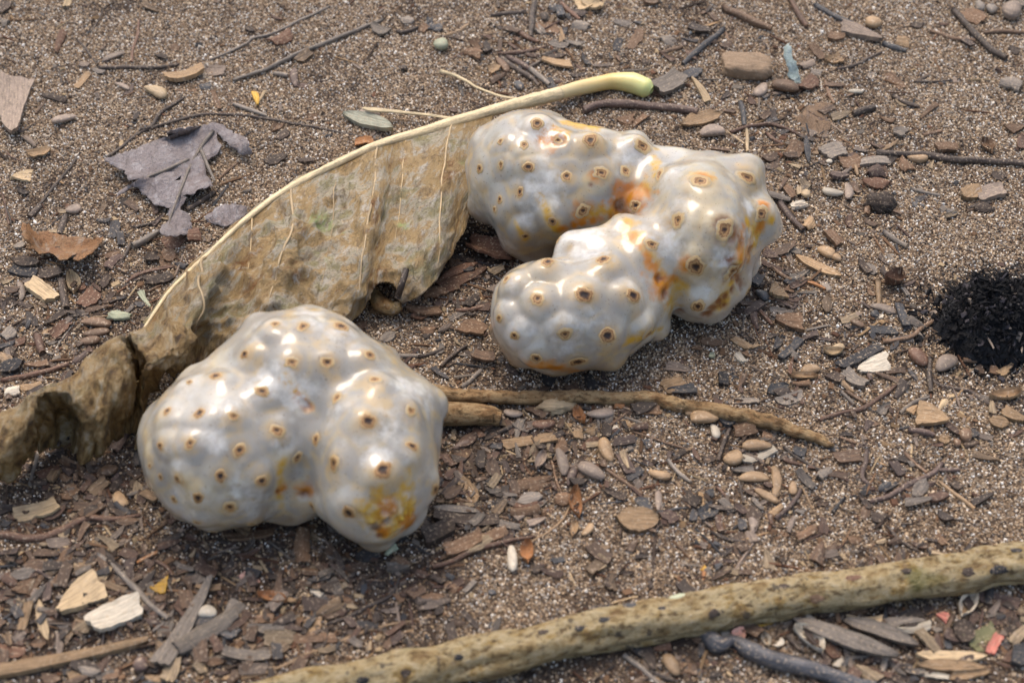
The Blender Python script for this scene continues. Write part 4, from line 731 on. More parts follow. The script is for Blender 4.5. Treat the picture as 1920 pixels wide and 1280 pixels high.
# ------------------------------------------------------------------ litter: every twig, seed, chip and flake lies where it lies on the sand
CROPS = dict(A=(0,0,1/3), B=(640,0,1/3), C=(1280,0,1/3), D=(1360,380,.328), E=(780,690,.3047), F=(1280,720,1/3), G=(0,900,.2968), H=(420,1000,.302), I=(960,980,.25),
             J=(1400,980,.2708), K=(0,380,.2968), N=(240,120,.3906), S=(640,420,.2657), T=(1180,560,.17186), U=(0,600,.2812), V=(1480,1100,.22917))
ITEMS = """
t A dk 16 435,225 490,290 555,365
t A dk 26 555,385 700,378 880,372 1000,358
t A gr 16 1180,330 1290,285 1385,235 1420,215 1550,185 1740,95 1850,40
t A gr 26 1310,450 1480,395 1620,330 1760,265 1920,205 2154,114
t A dk 20 155,1200 240,1110 340,1000 450,855
t A dk 20 600,885 780,760 960,690 1150,645 1330,640 1560,670 1760,705 2160,790
t A gr 24 1310,580 1400,610 1500,645
t A dk 22 790,735 850,720 910,640 1040,550
r A br 10 1270,480 1310,590 1330,690
s A gy 32 655,470 730,510
s A lt 75 835,500 940,565
c A tn 45 935,465 1150,410
b A gy 50 1150,400 1265,405
c A tn 30 430,510 500,430
s A gy 30 580,350 700,310
b A rd 45 320,320 360,200
b A br 40 955,270 1010,260
t A rd 18 740,350 760,220 790,110
b A dk 30 1380,160 1430,185
s A gy 45 300,705 430,675
c A gy 190 80,790 100,460
t A br 18 200,635 255,570
b A gy 35 140,775 200,840
b A tn 40 160,890 280,850
b A lt 60 60,1010 175,1000
t A dk 12 320,370 350,480
b A rd 50 1530,250 1640,200
t A gr 25 1540,410 1620,425
s A pu 60 1650,400 1660,490
b A pu 30 1680,480 1730,490
b A yl 40 1430,520 1450,600
b A lt 14 1440,600 1490,520
b A bl 40 1120,490 1195,495
b A br 30 1195,520 1235,620
t A br 16 1230,1010 1340,915
t A dk 30 1050,1180 1210,1085
b A br 50 1530,745 1570,700
b A dk 45 1560,790 1620,740
b A dk 50 1500,930 1600,880
b A dk 24 1680,910 1770,905
b A br 30 1720,655 1790,650
b A dk 30 245,535 380,580
b A gr 40 10,140 50,140
b A dk 50 0,80 60,20
c A lt 40 370,50 380,0
r A dk 8 360,125 430,140 480,175
r A dk 8 510,185 560,120 580,40
b A gy 30 450,380 505,385
t A dk 18 0,460 60,462
t A rd 14 10,1080 30,1180 50,1250
b A rd 45 370,1150 450,1190
b A dk 35 890,310 940,330
c A br 14 990,510 1110,515
r A rd 14 30,850 70,880 120,900
c N pa 55 1040,255 1280,345
b N or 30 1090,390 1180,380
s N gy 40 1115,240 1210,265
b N rd 60 160,845 280,850
b N rd 50 280,840 350,830
t N gr 35 20,870 80,835 150,795
b N dk 50 100,960 130,900
b N br 60 150,950 230,920
r N rd 16 0,1030 60,1000 230,965
b N dk 45 80,1050 210,1020
t K dk 42 180,70 255,0
t K dk 45 370,185 410,60
s K gy 60 420,60 510,30
c K dk 60 80,370 260,400
c K bk 55 70,415 240,450
b K gy 40 250,440 300,395
c K lt 95 180,510 330,620
s K gy 60 130,500 145,610
h K lt 90 440,455 465,570
t K dk 55 385,460 410,650
b K rd 50 490,545 540,520
b K rd 100 510,650 600,550
b K dk 60 20,650 110,610
b K dk 30 110,620 200,655
c K dk 40 280,780 410,690
s K br 70 520,760 700,770
s K br 55 530,830 690,815
s K br 60 505,890 630,870
t K gr 16 365,900 420,820 470,745
b K rd 60 330,850 430,760
t K rd 60 230,820 270,940
b K tn 50 290,830 320,800
t K tn 12 510,720 690,705
b K gn 70 700,725 830,740
b K dk 70 0,900 100,950
b K rd 50 30,890 160,870
b K gr 80 20,860 80,800
c K bk 70 0,1070 155,1030
t K rd 40 0,1110 150,1090 300,1050 435,1010
b K tn 40 90,1170 270,1150
b K wh 60 40,1200 130,1190
b K br 40 160,1040 310,1030
b K wh 30 310,990 345,1020
b K wh 14 395,1095 435,1130
b K dk 60 650,540 700,440
b K pu 50 680,420 760,340
t K dk 26 750,380 800,300 830,240
t K rd 22 790,490 900,430 1030,400 1090,400
b K dk 40 920,500 1000,480
t K dk 14 690,620 800,580
b K br 50 590,670 700,640
b K gn 40 890,560 950,650
b K dk 60 920,380 1000,330
b K br 80 1040,370 1110,330
b K tn 40 790,360 840,340
b K br 30 660,340 760,320
t K dk 20 840,150 980,120
r K dk 12 30,0 50,60 70,130
c K gr 40 85,270 160,260
b U br 60 410,940 630,1070
b U rd 60 250,1050 400,1000
s U br 75 680,1040 790,1010
b U dk 60 890,1180 920,1000
b U br 60 400,1040 480,1060
b U dk 50 210,1100 320,1080
b U pu 60 770,880 870,710
b U dk 70 740,1150 800,1070
b U br 60 430,1110 510,1130
b U br 50 410,1180 500,1160
b U dk 50 610,1260 700,1200
b U rd 40 790,1070 870,1110
t U gr 16 560,1170 600,1270
b U dk 50 300,1200 360,1160
b G lt 100 100,235 370,170
r G rd 58 -60,340 0,345 180,365 400,300 560,250 700,240 880,215
s G tn 100 730,95 790,180
t G gr 45 620,480 760,590 830,670 940,780 1060,880
t G or 24 865,530 1000,460
b G yl 95 950,690 1060,670
c G lt 200 390,860 650,690
c G wh 140 590,960 890,820
c G tn 55 140,960 190,790
c G lt 65 250,770 300,1010
b G br 110 140,740 270,620
c G gr 110 1010,1200 1330,650
c G tn 85 -40,1240 950,1040
s G wh 90 1260,850 1370,850
b G gr 120 1120,1100 1500,850
b G bl 80 1390,960 1500,990
s G pu 105 850,1180 940,1180
b G rd 110 0,1050 160,1090
b G bl 70 0,1130 70,1130
b G tn 60 430,1240 500,1220
b G gr 60 500,1200 640,1230
b G pu 70 150,1270 360,1240
b G br 60 650,1260 750,1220
b G br 50 190,1040 300,1030
s G tn 40 670,780 710,780
b G tn 35 500,540 550,520
b G br 70 380,560 470,450
t G pu 30 170,590 230,575 300,600
r G rd 28 980,510 1050,545 1090,600
b G br 80 640,600 760,690
b G br 60 290,700 400,620
b G dk 80 40,520 120,500
b G br 40 960,760 1050,760
t G dk 40 1280,1130 1450,1115 1640,1110
c G tn 40 1400,1260 1610,1220
b G br 50 1300,1170 1420,1160
b G tn 60 920,1250 1080,1260
b G br 70 1550,920 1610,960
b G dk 60 830,330 880,300
b G br 60 430,100 480,50
b H br 100 500,200 505,0
t H tn 26 100,900 400,810 700,670 1000,570 1500,480
r H dk 30 640,560 800,490 1000,410 1060,340 1110,250
t H br 16 390,290 600,300 800,290 980,300
t H tn 12 560,230 700,350 810,450
b H br 80 580,330 810,450
b H pk 60 110,260 205,315
b H lt 50 180,240 240,220
b H br 40 490,250 590,260
b H or 26 385,200 400,260
b H rd 60 730,230 790,230
h H or 65 215,410 395,450
b H tn 30 340,400 450,440
b H tn 34 530,420 660,410
b H wh 45 540,370 610,390
b H gn 30 490,350 520,350
b H gr 65 150,590 390,610
b H br 50 310,560 490,560
b H tn 90 500,580 605,560
b H br 65 380,640 700,660
b H br 50 200,550 310,540
b H gr 60 130,680 270,650
b H tn 40 120,730 200,700
t H br 20 190,720 370,630
c H gr 60 0,760 300,770
b H gr 100 0,540 90,440
b H dk 40 310,330 450,380
b H br 70 1060,170 1160,220
b H gn 55 1010,150 1060,90
b H br 60 1370,200 1520,170
b H br 50 1370,330 1450,360
t H dk 20 1060,330 1150,430
c H gr 30 1490,370 1560,300
s H bl 45 1640,370 1690,370
b H br 50 1190,430 1360,400
b H dk 50 1200,480 1280,450
b H br 50 1070,390 1110,440
b H bl 40 1610,580 1710,550
b H br 16 1440,290 1590,280
t H dk 20 670,60 690,180
c H br 40 20,50 320,15
s E rd 62 720,360 855,350
h E or 65 985,260 1040,350
s E gy 70 1055,310 1215,290
s E gy 50 540,280 650,290
c E tn 55 540,475 860,440
c E gr 50 620,440 650,320
b E br 60 870,540 900,430
s E gy 85 880,520 920,670
s E gy 95 1005,620 1155,705
s E tn 98 1140,460 1190,590
s E pu 65 985,620 930,730
h E gy 60 740,630 790,530
b E br 70 560,740 840,670
b E br 40 700,750 830,710
t E br 16 820,520 850,650 900,790
b E tn 60 1000,450 1000,390
b E tn 60 1040,400 1100,380
b E rd 45 1020,510 1120,440
t E br 24 1130,600 1250,690 1390,780
b E dk 50 1160,770 1290,820
c E bl 60 1350,820 1450,900
s E gy 55 1490,770 1490,890
s E tn 62 1430,650 1560,690
t E gr 28 1550,560 1620,640 1690,700
b E dk 40 1580,570 1680,480
c E tn 140 1230,950 1490,965
b E pu 70 1510,910 1590,980
b E dk 60 1660,790 1740,850
b E dk 40 1350,530 1420,480
b E bl 40 1400,450 1430,500
c E dk 100 50,1075 230,990
r E rd 38 100,1230 250,1170 400,1110 560,1080 720,1040
h E or 80 980,760 1000,940
t E tn 18 650,1100 760,1050 880,960 945,860
h E or 85 690,1100 690,1230
s E wh 80 590,1120 600,1270
b E tn 60 550,790 570,870
c E gr 60 620,830 780,800
b E rd 50 600,860 750,830
b E br 50 580,900 760,880
b E tn 80 270,690 370,830
b E rd 60 170,740 230,670
t E br 16 160,740 240,800 350,830
c E gr 36 110,880 390,895
c E dk 62 110,920 510,950
t E br 20 500,920 520,780
b E gy 50 610,940 660,900
b E gy 40 690,970 800,940
b E rd 40 780,900 850,860
t E bl 24 590,960 600,1040
c E br 80 180,1150 400,1060
b E br 60 380,1080 560,1020
s E pu 50 230,490 330,450
b E br 60 210,570 340,520
b E dk 60 380,400 490,340
t E dk 30 500,390 610,345
t E br 14 760,310 860,325 970,355
t E br 14 840,415 980,400
t E br 20 1160,380 1300,280
b E or 30 1220,250 1280,255
b E tn 34 1240,330 1350,350
b E br 60 1340,300 1500,270
c E tn 70 1570,270 1640,250
t E br 12 1330,400 1500,450 1690,510
b E wh 40 1210,390 1245,370
h E tn 50 960,1060 980,960
s E tn 60 1030,1050 1090,990
b E pu 40 720,1240 780,1250
b E br 40 170,1220 270,1190
t E gr 28 280,110 340,60 400,0
b E tn 100 1520,130 1650,90
b E bl 60 1550,150 1720,140
b E bl 40 780,770 830,760
b E rd 40 590,770 650,790
b E dk 30 360,620 360,680
b E br 80 850,820 960,810
b E tn 24 1050,800 1080,830
b S rd 110 690,470 1020,330
b S rd 50 690,410 960,290
b S br 60 590,510 740,500
b S pu 50 780,560 920,540
t S rd 42 810,605 920,600 1050,570
b S br 80 460,620 700,630
b S rd 50 490,670 610,660
t S br 14 470,720 560,690 650,670
b S br 50 550,750 670,740
b S gr 60 270,830 380,780
b S dk 40 180,850 290,860
t S gr 38 370,915 460,925 540,920
t S dk 30 540,925 640,905 720,870
b S br 110 840,730 1010,780
t S dk 30 700,1000 780,920 890,850
b S dk 40 860,890 990,970
b S dk 40 740,1010 800,960
b S br 60 1060,460 1130,500
b S rd 150 900,170 1230,270
b S br 60 760,320 840,270
c S dk 30 770,230 940,270
c S tn 40 220,640 300,560
b S br 70 100,740 180,710
b S or 24 790,1110 850,1105
b T br 90 780,450 1060,490
b T tn 80 1140,430 1330,540
c T tn 30 1320,540 1410,500
c T wh 75 1170,590 1250,690
b T dk 60 1240,370 1360,460
b T pu 90 1350,140 1400,330
c T bk 110 1010,820 1020,950
b T bl 70 1100,790 1160,780
b T gr 65 1090,1120 1420,1120
b T pu 40 1210,960 1230,1030
b T gn 50 870,630 930,625
b T pu 70 580,620 590,760
b T dk 50 1570,860 1640,850
b T br 60 1260,580 1310,640
b T br 40 680,550 800,570
b T dk 80 780,1060 840,1080
b T dk 80 920,1070 980,1100
t D pu 38 310,0 370,80 440,160
b D wh 40 380,40 460,20
c D tn 50 400,310 660,440
s D tn 62 530,275 620,320
s D tn 45 615,318 655,345
c D br 50 570,190 650,260
t D br 24 600,200 620,160
t D gr 34 905,160 970,205 1040,250
c D dk 50 760,340 820,420
h D rd 85 910,490 1010,450
b D br 50 800,480 850,540
t D tn 36 870,450 878,580
s D gy 45 830,590 975,630
c D bl 45 985,600 1030,720
s D bl 50 840,630 870,660
b D bl 40 830,725 980,740
s D br 45 720,680 790,720
t D br 28 900,790 1050,770 1130,710 1190,675
r D br 14 1120,830 1160,750 1200,690
s D rd 90 1060,850 1140,940
t D dk 36 1170,880 1172,1080
s D gy 105 1205,970 1300,900
r D dk 28 1170,990 1240,1040 1340,1060 1420,1070 1500,1130 1600,1180 1720,1200
c D tn 50 1565,985 1640,930
b D br 40 1510,960 1560,970
t D br 30 1360,890 1440,900
h D tn 60 1510,1120 1690,1100
t D rd 28 540,1230 680,1190 780,1170 870,1120 970,1040
t D gr 22 660,1070 740,1150
t D br 24 690,1070 800,1140
t D gr 26 1000,1200 1080,1140 1170,1100
b D gr 50 880,1210 940,1150
c D bk 55 650,940 880,840
b D wh 100 760,960 930,920
c D gr 60 680,970 800,1050
c D dk 50 590,990 670,1030
s D lt 42 610,830 680,825
h D lt 40 560,850 670,860
c D wh 24 580,745 590,825
s D tn 60 430,970 535,950
h D tn 34 370,1000 530,1000
b D rd 24 365,990 385,890
b D rd 24 510,1030 530,980
c D bl 45 315,900 430,785
c D br 90 290,670 440,700
t D rd 24 200,610 270,690
b D gr 50 260,620 380,640
b D gr 40 380,440 480,400
t D br 26 265,370 320,410 380,440
c D tn 90 260,540 320,520
s D bl 60 180,510 240,560
c D wh 50 130,350 200,360
b D bl 50 120,460 170,440
s D dk 60 60,540 120,510
b D gr 45 550,460 600,510
c D or 20 470,460 570,510
b D gr 14 410,525 520,520
b D br 40 340,500 390,510
t D gr 14 445,570 450,640
b D bl 60 240,1090 360,1040
b D gr 60 300,1140 440,1090
b D br 30 380,1040 480,1040
b D gr 40 930,300 960,350
b D dk 30 880,310 930,370
c D wh 24 880,670 900,645
c D gr 20 1010,510 1040,550
t D br 24 1380,40 1490,5
b D dk 50 1420,40 1530,40
b D bl 30 1265,65 1320,65
b D tn 60 450,160 490,110
b D tn 40 900,580 950,560
b D pu 50 220,290 300,320
b D gr 40 370,270 430,300
s F tn 95 45,200 195,200
s F tn 60 10,165 60,160
s F wh 60 170,230 195,310
c F bl 50 205,215 305,215
b F br 90 290,270 400,250
b F br 60 300,210 490,230
s F tn 60 570,250 630,245
b F br 40 450,280 520,310
s F tn 62 335,355 495,350
b F wh 65 330,430 520,370
s F tn 92 240,450 330,410
b F gr 40 280,495 400,490
s F tn 62 315,535 475,530
s F tn 68 530,470 530,645
s F tn 52 410,600 530,680
s F tn 58 620,555 620,625
t F pu 26 520,760 590,700 640,640 665,590
b F tn 40 470,760 560,690
r F tn 16 660,560 700,620 730,690
t F dk 18 310,530 345,670
t F dk 26 200,430 215,370 240,300 265,250
b F dk 50 120,440 200,400
t F dk 22 570,340 660,410 790,490
b F gr 50 760,540 830,490
b F bl 50 620,370 690,390
b F tn 30 1090,420 1160,455
t F pu 34 1050,655 1180,610 1320,540 1420,490 1470,450
t F pu 26 1440,485 1560,485
t F br 22 1240,380 1310,450 1370,500
b F pu 50 1310,575 1420,560
b F bl 45 1100,605 1165,560
t F tn 22 1440,545 1540,620 1640,700
b F dk 40 1510,570 1560,600
t F pu 32 1040,360 1030,430 1010,520 1060,560
b F bk 60 1000,620 1060,590
t F bk 22 845,710 915,630
t F br 20 880,290 930,310 980,330
b F bl 40 800,355 880,365
c F tn 115 1310,190 1480,220
t F pu 40 1270,255 1340,270 1415,290
b F tn 50 1270,180 1310,140
b F lt 40 1440,150 1480,90
b F tn 50 1430,320 1500,330
s F br 80 1550,300 1620,310
s F br 45 1520,350 1560,350
c F tn 60 1720,215 1830,240
c F tn 60 1800,160 1920,220
t F dk 22 1150,790 1230,870 1330,930
b F dk 50 1060,740 1140,760
s F gy 65 395,760 400,845
b F gy 60 370,840 400,900
t F dk 26 155,835 250,870 350,890
b F br 50 640,870 740,820
b F br 40 500,800 600,860
b F br 45 1430,840 1475,900
b F bl 50 150,600 170,640
t F rd 20 190,580 250,640
b F dk 70 0,630 90,680
b F bl 80 90,750 180,690
b F dk 40 400,700 430,770
b F pu 40 290,700 350,740
b F br 40 620,760 690,720
b F br 30 1560,380 1570,430
b F rd 20 1620,630 1720,660
b F bl 30 180,1050 220,1030
b F dk 40 260,1000 330,1030
b F yl 30 100,1060 130,1040
b F dk 40 550,1020 590,990
t F dk 14 1220,785 1290,785
b F lt 40 880,970 920,970
b F br 40 930,870 1000,880
c V gr 115 20,280 880,620
c V gr 100 430,290 1050,500
c V lt 80 480,280 750,300
c V gr 80 770,310 1100,270
b V wh 80 870,360 1150,310
t V br 46 380,180 390,240 410,310
c V lt 100 1030,590 1600,600
c V tn 100 1040,670 1600,680
b V tn 95 1300,760 1640,700
b V wh 40 1060,720 1300,760
h V wh 140 20,370 260,560
b V rd 110 300,440 390,600
b V wh 60 370,660 430,590
b V bl 40 440,660 480,580
b V wh 40 440,540 510,550
h V wh 140 1400,250 1510,60
b V re 75 1205,230 1295,270
b V re 85 1640,560 1720,410
b V gl 200 1460,470 1690,370
c V dk 170 1320,350 1500,370
t V br 38 1250,470 1290,340 1340,230
b V bl 60 1290,440 1310,520
b V pu 120 1550,40 1880,180
b V bl 90 1740,490 1800,450
b V dk 130 1780,400 1900,320
c V bl 160 1810,580 1930,580
b V br 60 1870,440 1920,380
t V br 22 1840,30 1880,140
b V br 60 490,230 640,200
t V or 22 930,240 940,160
t V gr 56 760,690 800,560
b V dk 90 250,270 350,270
b V wh 40 110,250 190,290
b V wh 40 280,230 360,240
b V wh 30 120,610 190,610
b V dk 60 770,740 1000,760
b J yl 60 80,730 210,670
b J wh 40 200,870 250,830
h J wh 60 110,770 150,870
t I gr 46 840,990 960,1080 1110,1210
t I dk 40 1030,1110 1130,1150 1230,1190
s I tn 115 1150,1010 1245,1160
b I br 90 1300,1030 1310,1130
h I pk 95 1650,875 1740,835
b I wh 60 1570,860 1640,850
b I dk 60 710,510 760,420
b I dk 60 790,440 840,530
b I dk 40 950,240 1100,230
b I dk 40 830,410 910,400
b I dk 60 150,400 220,350
b I br 40 1200,380 1330,380
b I or 40 1430,440 1440,350
b I bl 40 300,310 390,290
b I rd 60 1060,970 1190,950
t B dk 30 840,80 920,75 1040,65
t B dk 38 1080,-30 1075,100 1065,210
t B dk 18 880,0 885,45
t B rd 30 1000,190 1050,220 1110,245
r B rd 28 880,300 1000,300 1090,280 1150,260
r B dk 34 890,320 960,370 1050,430 1110,480
r B pu 34 930,320 1020,370 1080,400
t B gr 32 1060,390 1110,430 1170,480
t B dk 28 1060,380 1150,330
s B br 50 880,340 940,410
b B tn 50 1130,360 1290,380
c B dk 24 1160,345 1260,340
b B br 60 1110,140 1220,200
b B gr 45 1085,150 1130,200
c B tn 34 1235,180 1240,255
b B gr 30 1250,250 1350,280
s B bl 55 985,470 1015,510
s B gn 75 525,285 600,275
b B br 60 690,310 790,330
b B br 60 730,280 780,260
t B tn 22 580,200 660,170 720,130
b B bl 35 495,110 505,175
b B bl 40 505,160 570,180
t B dk 22 310,180 360,180 430,155
b B dk 40 600,205 690,225
b B gr 40 330,120 410,130
b B br 40 440,170 480,180
b B gr 60 170,160 260,200
c B bk 45 1545,300 1565,230
b B br 60 1620,290 1680,180
b B bl 40 1170,60 1210,60
c B bl 45 1220,50 1235,110
b B bl 40 1255,90 1290,80
t B rd 28 1230,0 1290,60 1340,100
b B lt 70 1330,50 1400,20
b B lt 100 1400,60 1460,30
b B gr 45 1300,150 1390,160
b B dk 30 1690,370 1740,370
s B dk 35 335,400 372,400
b B tn 40 830,410 880,380
b B gr 60 1800,250 1860,230
t B br 26 1790,310 1920,270
c B gr 90 1760,540 1900,450
t B pu 48 1360,625 1480,592 1700,592 1850,600 2010,628
b B br 50 1550,680 1640,680
b B br 40 1640,720 1720,660
t B dk 10 1300,360 1330,460
t C br 44 225,50 350,110 500,170
t C bl 36 0,360 100,270 240,170
t C br 14 240,190 265,250
b C bl 50 0,440 110,405
t C rd 32 580,-20 650,80 700,150
t C bl 36 745,25 850,80 950,130 1030,180 1110,210
t C bl 34 1130,235 1180,255 1260,280
s C tn 60 1030,150 1115,150
c C gy 60 890,170 1115,245
c C br 50 820,215 910,225
b C tn 50 1200,240 1270,250
s C gy 70 415,540 470,480
s C br 75 510,480 650,520
b C gr 30 270,485 340,490
c C lt 42 50,450 140,580
t C bl 34 325,560 340,630 350,700
t C lt 20 360,720 365,850
s C gy 65 95,760 225,740
b C tn 80 0,720 210,640
r C rd 26 270,735 400,700 500,690 600,720 700,765
r C rd 22 470,740 520,780 560,800
t C lt 12 250,730 350,800
b C bl 40 430,650 540,680
c C bl 34 690,780 710,920
b C br 80 610,880 650,810
b C tn 60 800,340 890,330
t C dk 20 870,380 990,350 1120,290
b C gy 40 660,380 740,350
b C rd 80 660,510 740,440
b C gr 30 720,400 780,410
b C br 50 720,260 780,340
t C br 20 800,440 830,540 850,580
s C wh 24 930,525 1010,525
b C gr 40 1060,450 1075,410
b C br 40 1150,420 1240,500
t C dk 14 1300,460 1430,462 1560,450
t C dk 28 1180,540 1250,580 1330,610
t C dk 46 960,630 1080,600
b C br 30 1340,680 1430,600
b C br 24 1110,670 1190,690
t C dk 38 1520,60 1620,170 1720,270 1820,330
t C br 26 1390,170 1500,215 1640,230
t C br 26 1690,190 1800,185 1940,190
s C gr 60 1640,60 1690,60
s C gr 60 1710,80 1755,60
s C gy 110 1790,80 1890,100
b C br 80 1590,80 1680,140
b C gr 70 1810,0 1920,50
b C gr 60 1790,480 1900,510
b C dk 40 1290,140 1350,150
b C dk 40 1840,270 1880,320
t C dk 40 1090,855 1300,875 1500,890 1800,905 1960,917
c C br 40 1420,850 1540,850
h C br 60 1680,800 1740,870
s C tn 42 1265,910 1375,915
b C br 60 1230,900 1280,970
b C gr 60 1180,760 1245,770
b C bl 24 1260,780 1280,790
t C br 22 1350,765 1460,740
s C wh 45 785,1090 900,1110
s C gy 60 930,1040 940,1130
t C br 42 1070,1080 1035,1200
s C gr 40 610,1180 700,1165
b C br 40 560,1050 620,1130
s C lt 50 665,1110 712,1110
b C gr 40 660,1070 710,1080
c C gr 80 800,880 910,850
b C br 70 880,920 1000,900
t C tn 22 970,920 990,980
c C gr 40 1000,920 1160,915
b C pu 80 1040,990 1110,960
b C rd 60 1010,1030 1160,1040
s C wh 24 805,912 840,912
t C gr 24 1280,1055 1370,1080 1450,1090
c C tn 90 1570,1120 1660,1060
c C gy 70 1660,1120 1800,1080
t C dk 22 1600,1170 1680,1145 1740,1140
b C bl 50 1640,1170 1730,1170
b C bl 30 1290,1150 1320,1150
b C gr 30 1480,1200 1540,1195
b C br 50 1830,740 1920,720
b C dk 60 1760,960 1810,1000
"""
KN = dict(t='twig', r='root', s='seed', c='wood_chip', b='bark_flake', h='seed_husk')
KW = dict(t='twig', r='wiry root', s='seed', c='wood chip', b='bark flake', h='open seed husk')
KG = dict(t='twigs scattered on the sand', r='wiry roots on the sand', s='seeds scattered on the sand', c='wood chips scattered on the sand', b='bark flakes scattered on the sand', h='open seed husks on the sand')
MARKS = [('the heart-shaped fruit', 545, 800, 260), ('the C-shaped fruit', 1160, 450, 250), ('the torn grey leaf', 330, 330, 110), ('the orange curled leaf', 115, 452, 60), ('the brown stone', 1400, 122, 40),
         ('the blue-green sliver', 1484, 118, 25), ('the black charred clump', 1860, 590, 90), ('the mossy branch', 1150, 1165, 60), ('the mossy branch', 1650, 1080, 60), ('the mossy branch', 750, 1235, 60),
         ('the long tan stick', 1180, 750, 60), ('the long tan stick', 1450, 795, 40), ('the stubby tan stick', 870, 780, 50), ('the green stalk tip', 1195, 160, 30), ('the crumpled leaf tip', 110, 790, 90),
         ('the tan leaf piece', 1527, 227, 30), ('the top left corner', 0, 0, 0), ('the top right corner', 1920, 0, 0), ('the bottom left corner', 0, 1280, 0), ('the bottom right corner', 1920, 1280, 0),
         ('the big leaf midrib', 600, 320, 30), ('the big leaf midrib', 480, 395, 30), ('the charred blue-grey twig', 1440, 1235, 40), ('the right edge', 1920, 330, 0), ('the top edge', 900, 0, 0)]
def where(x, y):
    best = min(MARKS, key=lambda m: math.hypot(x-m[1], y-m[2])-m[3])
    if 'corner' in best[0] or 'edge' in best[0]: return best, 'near'
    a = math.degrees(math.atan2(best[2]-y, x-best[1])) % 360
    return best, ['right of', 'above and right of', 'above', 'above and left of', 'left of', 'below and left of', 'below', 'below and right of'][int(((a+22.5) % 360)//45)]

def chip_mesh(L, w, kind, sd_):
    """thin splintered piece with crisp edges: top, underside and rim have their own vertices"""
    r = random.Random(sd_); nu, nv_ = 12, 6
    th = min({'c': .34*w+.02, 'b': .05+.05*w, 'h': .06}[kind], .20)
    cl = {'c': r.uniform(-.06, .10), 'b': r.uniform(-.25, .22), 'h': .5}[kind]*w; bl = r.uniform(-.05, .09)*L; tw = r.uniform(-.25, .25)
    shape = 'h' if kind == 'h' else r.choice(('rect', 'rect', 'shard', 'lens')) if kind == 'c' else r.choice(('rect', 'shard', 'shard', 'lens', 'torn', 'torn'))
    sk0, sk1 = r.uniform(-.7, .7), r.uniform(-.7, .7); flip = r.choice((-1, 1)); jag = .13 if kind == 'c' else .24; bow = r.uniform(-.18, .18)
    G = np.zeros((nu, nv_, 3)); U = np.zeros((nu, nv_, 2))
    for i in range(nu):
        u = i/(nu-1)*2-1; uf = u*flip
        prof = {'rect': 1-.06*abs(u)**4, 'shard': .30+.70*(1-((uf+1)/2)**1.7), 'lens': max(.12, (1-abs(u)**2.4)**.75), 'torn': 1-.25*abs(u)**2, 'h': max(.08, (1-abs(u)**2.2)**.7)}[shape]
        jg = 0 if shape == 'h' else jag
        yt = w/2*prof*(1+jg*nz(u*2.6, sd_*1.3)+jg*.8*nz(u*7, sd_*1.3+9)); yb = -w/2*prof*(1+jg*nz(u*2.6, sd_*2.1+50)+jg*.8*nz(u*7, sd_*2.1+70))
        for j in range(nv_):
            v = j/(nv_-1)*2-1; y = yb+(yt-yb)*(v+1)/2+bow*w*(1-u*u); x = u*L/2
            if shape != 'h':
                e = max(0, abs(u)-.5)/.5
                x += e*(sk1 if u > 0 else sk0)*y*.55+e*.16*min(L*.6, w)*(nz(v*2.2, sd_, 3+u)+.8*nz(v*6, sd_, 8+u))
            z = cl*v*v+bl*u*u+tw*w*.3*u*v+.04*w*nz(u*2, v*2, sd_)+(.05*th*math.sin(v*9+sd_) if kind == 'c' else 0)+(.10*w*u*u if shape == 'h' else 0)
            G[i, j] = (x, y, z); U[i, j] = (x+sd_*1.7, y+sd_*.9)
    T = G+[0, 0, th]; n = nu*nv_; V = [T.reshape(-1, 3), G.reshape(-1, 3)]; F = []
    if kind == 'c': V[1] = V[1]*[.96, .94, 1]
    for i in range(nu-1):
        for j in range(nv_-1):
            a = i*nv_+j; F.append((a, a+nv_, a+nv_+1, a+1)); F.append((n+a, n+a+1, n+a+nv_+1, n+a+nv_))
    ring = [i*nv_ for i in range(nu)]+[(nu-1)*nv_+j for j in range(1, nv_)]+[i*nv_+nv_-1 for i in range(nu-2, -1, -1)]+[j for j in range(nv_-2, 0, -1)]
    m = len(ring); V += [V[0][ring], V[1][ring]]
    for a in range(m):
        b_ = (a+1) % m; F.append((2*n+m+a, 2*n+m+b_, 2*n+b_, 2*n+a))
    V = np.vstack(V); uvs = np.vstack([U.reshape(-1, 2)]*2+[U.reshape(-1, 2)[ring]]*2)
    V[:, 2] -= V[:, 2].min(); return V, F, uvs
r_pow = (2.2, 3.5, 6)
def seed_mesh(L, w, sd_):
    r = random.Random(sd_); nr, S = 9, 12; V = []; uvs = []; F = []; hz = w*r.uniform(.42, .6); tip = r.choice((-1, 1))*r.uniform(.1, .5); bend = r.uniform(-.12, .12)*L
    for i in range(nr):
        a = -math.pi/2+math.pi*i/(nr-1); u = math.sin(a); rr = max(.03, math.cos(a)**.85)*(1+tip*u*.55)
        for s in range(S):
            p = 2*math.pi*s/S; k = 1+.06*nz(u*3, 2*math.cos(p), sd_+2*math.sin(p))-.10*(abs(math.cos(p)) > .97)
            V.append((u*L/2, math.cos(p)*rr*w/2*k+bend*u*u, math.sin(p)*rr*hz/2*k)); uvs.append((u*L/2+sd_*1.3, p*w/4))
    for i in range(nr-1):
        for s in range(S): F.append((i*S+s, i*S+(s+1) % S, (i+1)*S+(s+1) % S, (i+1)*S+s))
    F.append(tuple(range(S))[::-1]); F.append(tuple((nr-1)*S+s for s in range(S)))
    V = np.array(V); V[:, 2] -= V[:, 2].min(); return V, F, uvs
made = []
